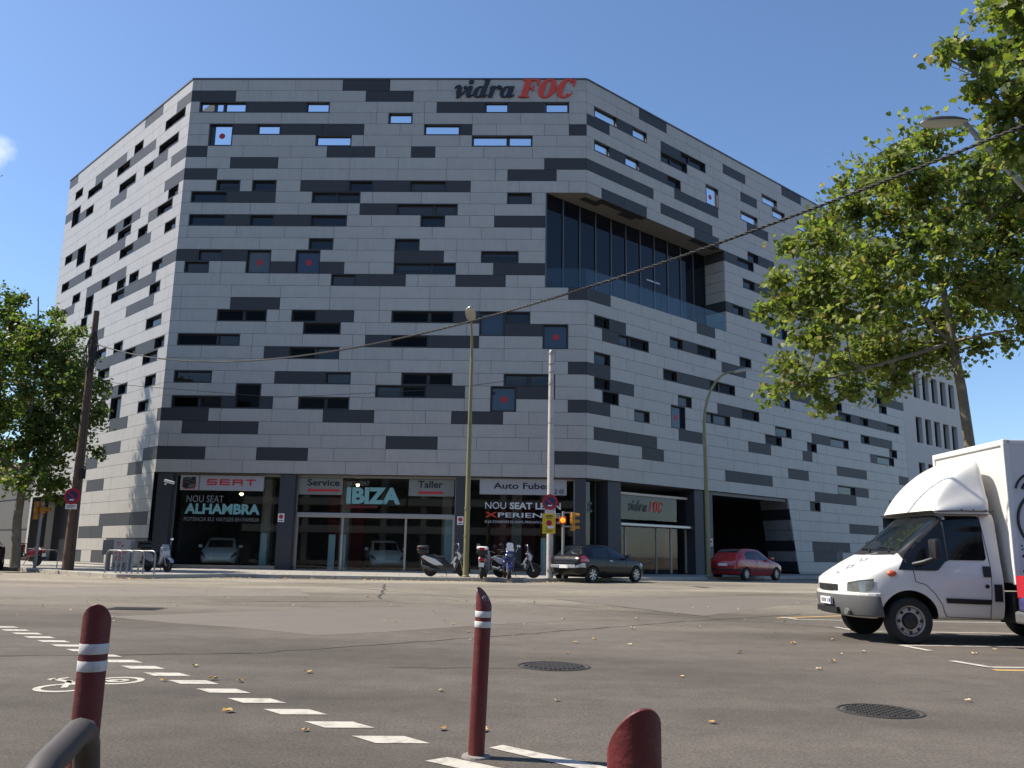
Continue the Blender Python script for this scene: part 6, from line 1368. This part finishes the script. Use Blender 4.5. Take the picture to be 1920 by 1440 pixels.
def tree(name, label, base, fork, top, trunk_r, clusters, leaf, per, seed, trunk_pts=None, group='street trees', fill=30, leaves=None):
    """clusters: (x,y,z,radius,density) foliage masses that limbs grow out to from a leader running fork -> top"""
    rnd = random.Random(seed); base = Vector(base); t = thing(name, label, 'tree', base, 0, group)
    fork = Vector(fork)-base; top = Vector(top)-base; m = MB()
    tp = [Vector((0, 0, 0))]+[Vector(p)-base for p in (trunk_pts or [])]+[fork]
    wig = [fork.lerp(top, f)+Vector((rnd.uniform(-.15, .15), rnd.uniform(-.15, .15), 0)) for f in (.3, .6, 1.0)]
    m.tube(tp+wig, [trunk_r*(1-.30*i/(len(tp)-1)) for i in range(len(tp))]+[trunk_r*.5, trunk_r*.33, trunk_r*.12], 12); m.build('trunk', M_BARK, t, smooth=60)
    leader = [fork]+wig; skel = []
    order = []; rest = list(clusters)
    if rest:
        order.append(max(rest, key=lambda q: q[2])); rest.remove(order[0])
        while rest and len(order) < 8:
            q = max(rest, key=lambda e: min((e[0]-o_[0])**2+(e[1]-o_[1])**2+(e[2]-o_[2])**2 for o_ in order)); order.append(q); rest.remove(q)
    rest.sort(key=lambda e: (Vector(e[:3])-base-fork).length)
    order += rest
    limbs = MB(); lv = MB(); twigs = MB()
    for ci, (cx, cy, cz, rad, dens) in enumerate(order):
        c = Vector((cx, cy, cz))-base
        hd = math.hypot(c.x-fork.x, c.y-fork.y); f = (c.z-.55*hd-fork.z+rnd.uniform(-.4, .3))/max(.1, top.z-fork.z); f = min(max(f, -.12), .92)
        if f < 0: st = fork+(fork-tp[-2])*max(f, -.12)
        else: k = min(2, int(f*3)); st = leader[k].lerp(leader[k+1], f*3-k)
        r0 = None
        if ci >= 8 and skel:                         # smaller boughs spring from the nearest limb
            st, rr_ = min(skel, key=lambda e: (e[0]-c).length+max(0, e[0].z-c.z)*.6); r0 = min(rr_*.8, .03)
        L = (c-st).length; pts = bez(st, c, .04*L+rnd.uniform(-.1, .25), 7, rnd, .16*L); r0 = r0 or min(.06, .018+.012*L)
        radii = [r0*(1-.85*i/7)+.006 for i in range(8)]
        limbs.tube(pts, radii, 7); skel += list(zip(pts, radii))[2:7]
        nt = int(dens*rad*rad*fill)+5
        for _ in range(nt):
            v = Vector((rnd.gauss(0, 1), rnd.gauss(0, 1), rnd.gauss(0, 1))).normalized()*rad*(rnd.random()**.42); v.z *= .85
            tip = c+v*rnd.choice((1, 1, 1, 1.25)); s0 = pts[rnd.randint(3, 7)].lerp(c, .5); tw = bez(s0, tip, .1, 4, rnd, .15*rad)
            twigs.tube(tw, [.014, .010, .008, .006, .003], 4, cap=False)
            nl = max(3, int(per*rnd.uniform(.6, 1.4)))
            for i in range(nl):
                fr = rnd.random()**.6; q = tw[min(4, int(fr*4.99))]+Vector((rnd.gauss(0, .14), rnd.gauss(0, .14), rnd.gauss(-.03, .12)))*(leaf/.16)
                add_leaf(lv, q, leaf*rnd.uniform(.6, 1.25), rnd)
    limbs.build('limb', M_BARK, t, smooth=60); tag(twigs.build('twig', M_TWIG, t), kind='stuff')
    tag(lv.build('crown', leaves or LEAVES, t), kind='stuff'); return len(lv.f)
def cloud(n, fn, seed):
    rnd = random.Random(seed); return [fn(rnd, i, n) for i in range(n)]
# right hand plane tree behind the truck
pxs = CLUST_R
nl = tree('plane_tree', 'plane tree with a pale mottled trunk rising behind the white truck', (12.15, 22.2, gz(22)), (11.6, 22, 7.0), (11.2, 22.0, 12.6), .15, pxs, .145, 15, 11, trunk_pts=[(11.95, 22.1, 3), (11.75, 22, 5.6)])
nl += tree('plane_tree', 'plane tree branches hanging in from the upper right corner', (12.6, 12.5, 0), (11.8, 12.4, 5.5), (10.2, 12.4, 12), .17, CLUST_TR, .12, 18, 12, fill=60)
nl += tree('plane_tree', 'leafy plane tree at the far left next to the yellow traffic light', (-20.55, 36.6, KZ), (-20.7, 36.7, 4.3), (-21.0, 36.8, 12), .20, CLUST_L, .145, 17, 13, leaves=LEAVES_LEFT, trunk_pts=[(-20.7, 36.6, 2.2)])
nl += tree('plane_tree', 'second plane tree along the left street, behind the first', (-25.6, 42.2, KZ), (-25.8, 42.3, 4.6), (-25.6, 42.3, 13), .19, CLUST_L2, .18, 12, 14, leaves=LEAVES_LEFT)
nl += tree('slender_tree', 'tall slender tree out along the left street that throws a shadow on the wall', (-29.0, 43.9, KZ), (-29.0, 43.9, 10), (-29.1, 44.0, 21.5), .14, [(-29.15+.35*math.sin(i*2.1), 44.0+.45*math.cos(i*1.7), 13.2+i*.55, .78-.03*i, 2.2) for i in range(16)], .16, 9, 15)
print('leaf faces', nl)

# fallen leaves, one by one, and the litter along the kerb
M_DRY = [mat('dry yellow leaf', (0.55, 0.34, 0.10), .7), mat('dry buff leaf', (0.58, 0.46, 0.28), .7), mat('dry brown leaf', (0.28, 0.15, 0.05), .8)]
rnd = random.Random(21)
spots = [(-.55, 7.61), (3.86, 7.55), (.4, 7.23), (-.15, 5.98), (1.7, 8.75), (2.83, 10.97), (3.92, 12.23), (-3.02, 7.91), (-2.62, 8.05), (-2.35, 7.95), (-3.1, 8.9), (-1.9, 8.6), (-.42, 6.0), (1.45, 6.4), (1.2, 12.4), (1.6, 11.7), (.9, 11.9), (2.0, 14.2), (2.9, 15.0), (3.2, 14.9), (2.4, 16.5), (1.0, 16), (-.6, 13.2), (-.9, 14.5), (.0, 15.2), (-.5, 12.0), (-2.0, 6.5), (-1.3, 5.9), (3.3, 9.5), (4.5, 11.3), (4.7, 12.9), (4.2, 14.0), (4.1, 11.0), (5.9, 11.3), (6.5, 11.9), (6.8, 11.6), (4.9, 15.7), (5.1, 16.4), (3.4, 18), (1.9, 19.5), (-4.5, 18.5), (-3.5, 22), (.6, 20.5), (2.6, 22), (-6.2, 14.0), (4.6, 20.3), (3.7, 10.2), (.7, 10.6)]
for x, y in spots:
    m = MB(); s = rnd.uniform(.045, .085); a = rnd.uniform(0, 2*PI); vs = []
    for px, py in LEAF2D: vs.append(((px*math.cos(a)-(py-.5)*math.sin(a))*s, (px*math.sin(a)+(py-.5)*math.cos(a))*s, .004+abs(px)*s*rnd.uniform(.2, .75)+abs(py-.5)*s*.3))
    m.add(vs, [(0, 1, 2, 3, 6), (3, 4, 5, 6), (6, 7, 8, 9), (6, 9, 10, 11, 0)])
    tag(m.build('fallen_leaf', M_DRY[rnd.choices((0, 1, 2), (.5, .35, .15))[0]], loc=(x, y, gz(y)+.002)), 'small dry curled leaf lying on the open asphalt', 'leaf', 'fallen leaves on the road')
m = MB(); R_ = Matrix.Rotation
def litter(n, fn, smin, smax):
    for _ in range(n):
        x, y, z = fn(); s = rnd.uniform(smin, smax); a = rnd.uniform(0, 2*PI); k = rnd.choices((0, 1, 2), (.35, .25, .4))[0]
        m.add([(x+math.cos(a+b)*s*f, y+math.sin(a+b)*s*f, z+.004+rnd.random()*.03) for b, f in ((0, 1), (1.3, .6), (2.6, 1), (3.9, .5), (5.2, .8))], [(0, 1, 2, 3, 4)], k)
def along_kerb():
    i = rnd.choice((1, 2, 3, 4, 4, 4, 4, 5, 6)); a, b = kerb[i], kerb[i+1]; t_ = rnd.random(); p = a.lerp(b, t_); d = (b-a).normalized(); nn = Vector((d.y, -d.x, 0)); o_ = rnd.expovariate(3.0)+.03
    q = p+nn*o_; return q.x, q.y, gz(q.y)
litter(420, along_kerb, .03, .06); litter(120, lambda: (rnd.uniform(-11, 1), rnd.uniform(33.9, 36), KZ), .03, .06); litter(160, lambda: (rnd.uniform(-9, 14), 14+rnd.random()*17, gz(20)), .015, .035)
tag(m.build('leaf_litter', M_DRY), 'scattered dry leaf litter along the kerb', 'leaf litter', kind='stuff')
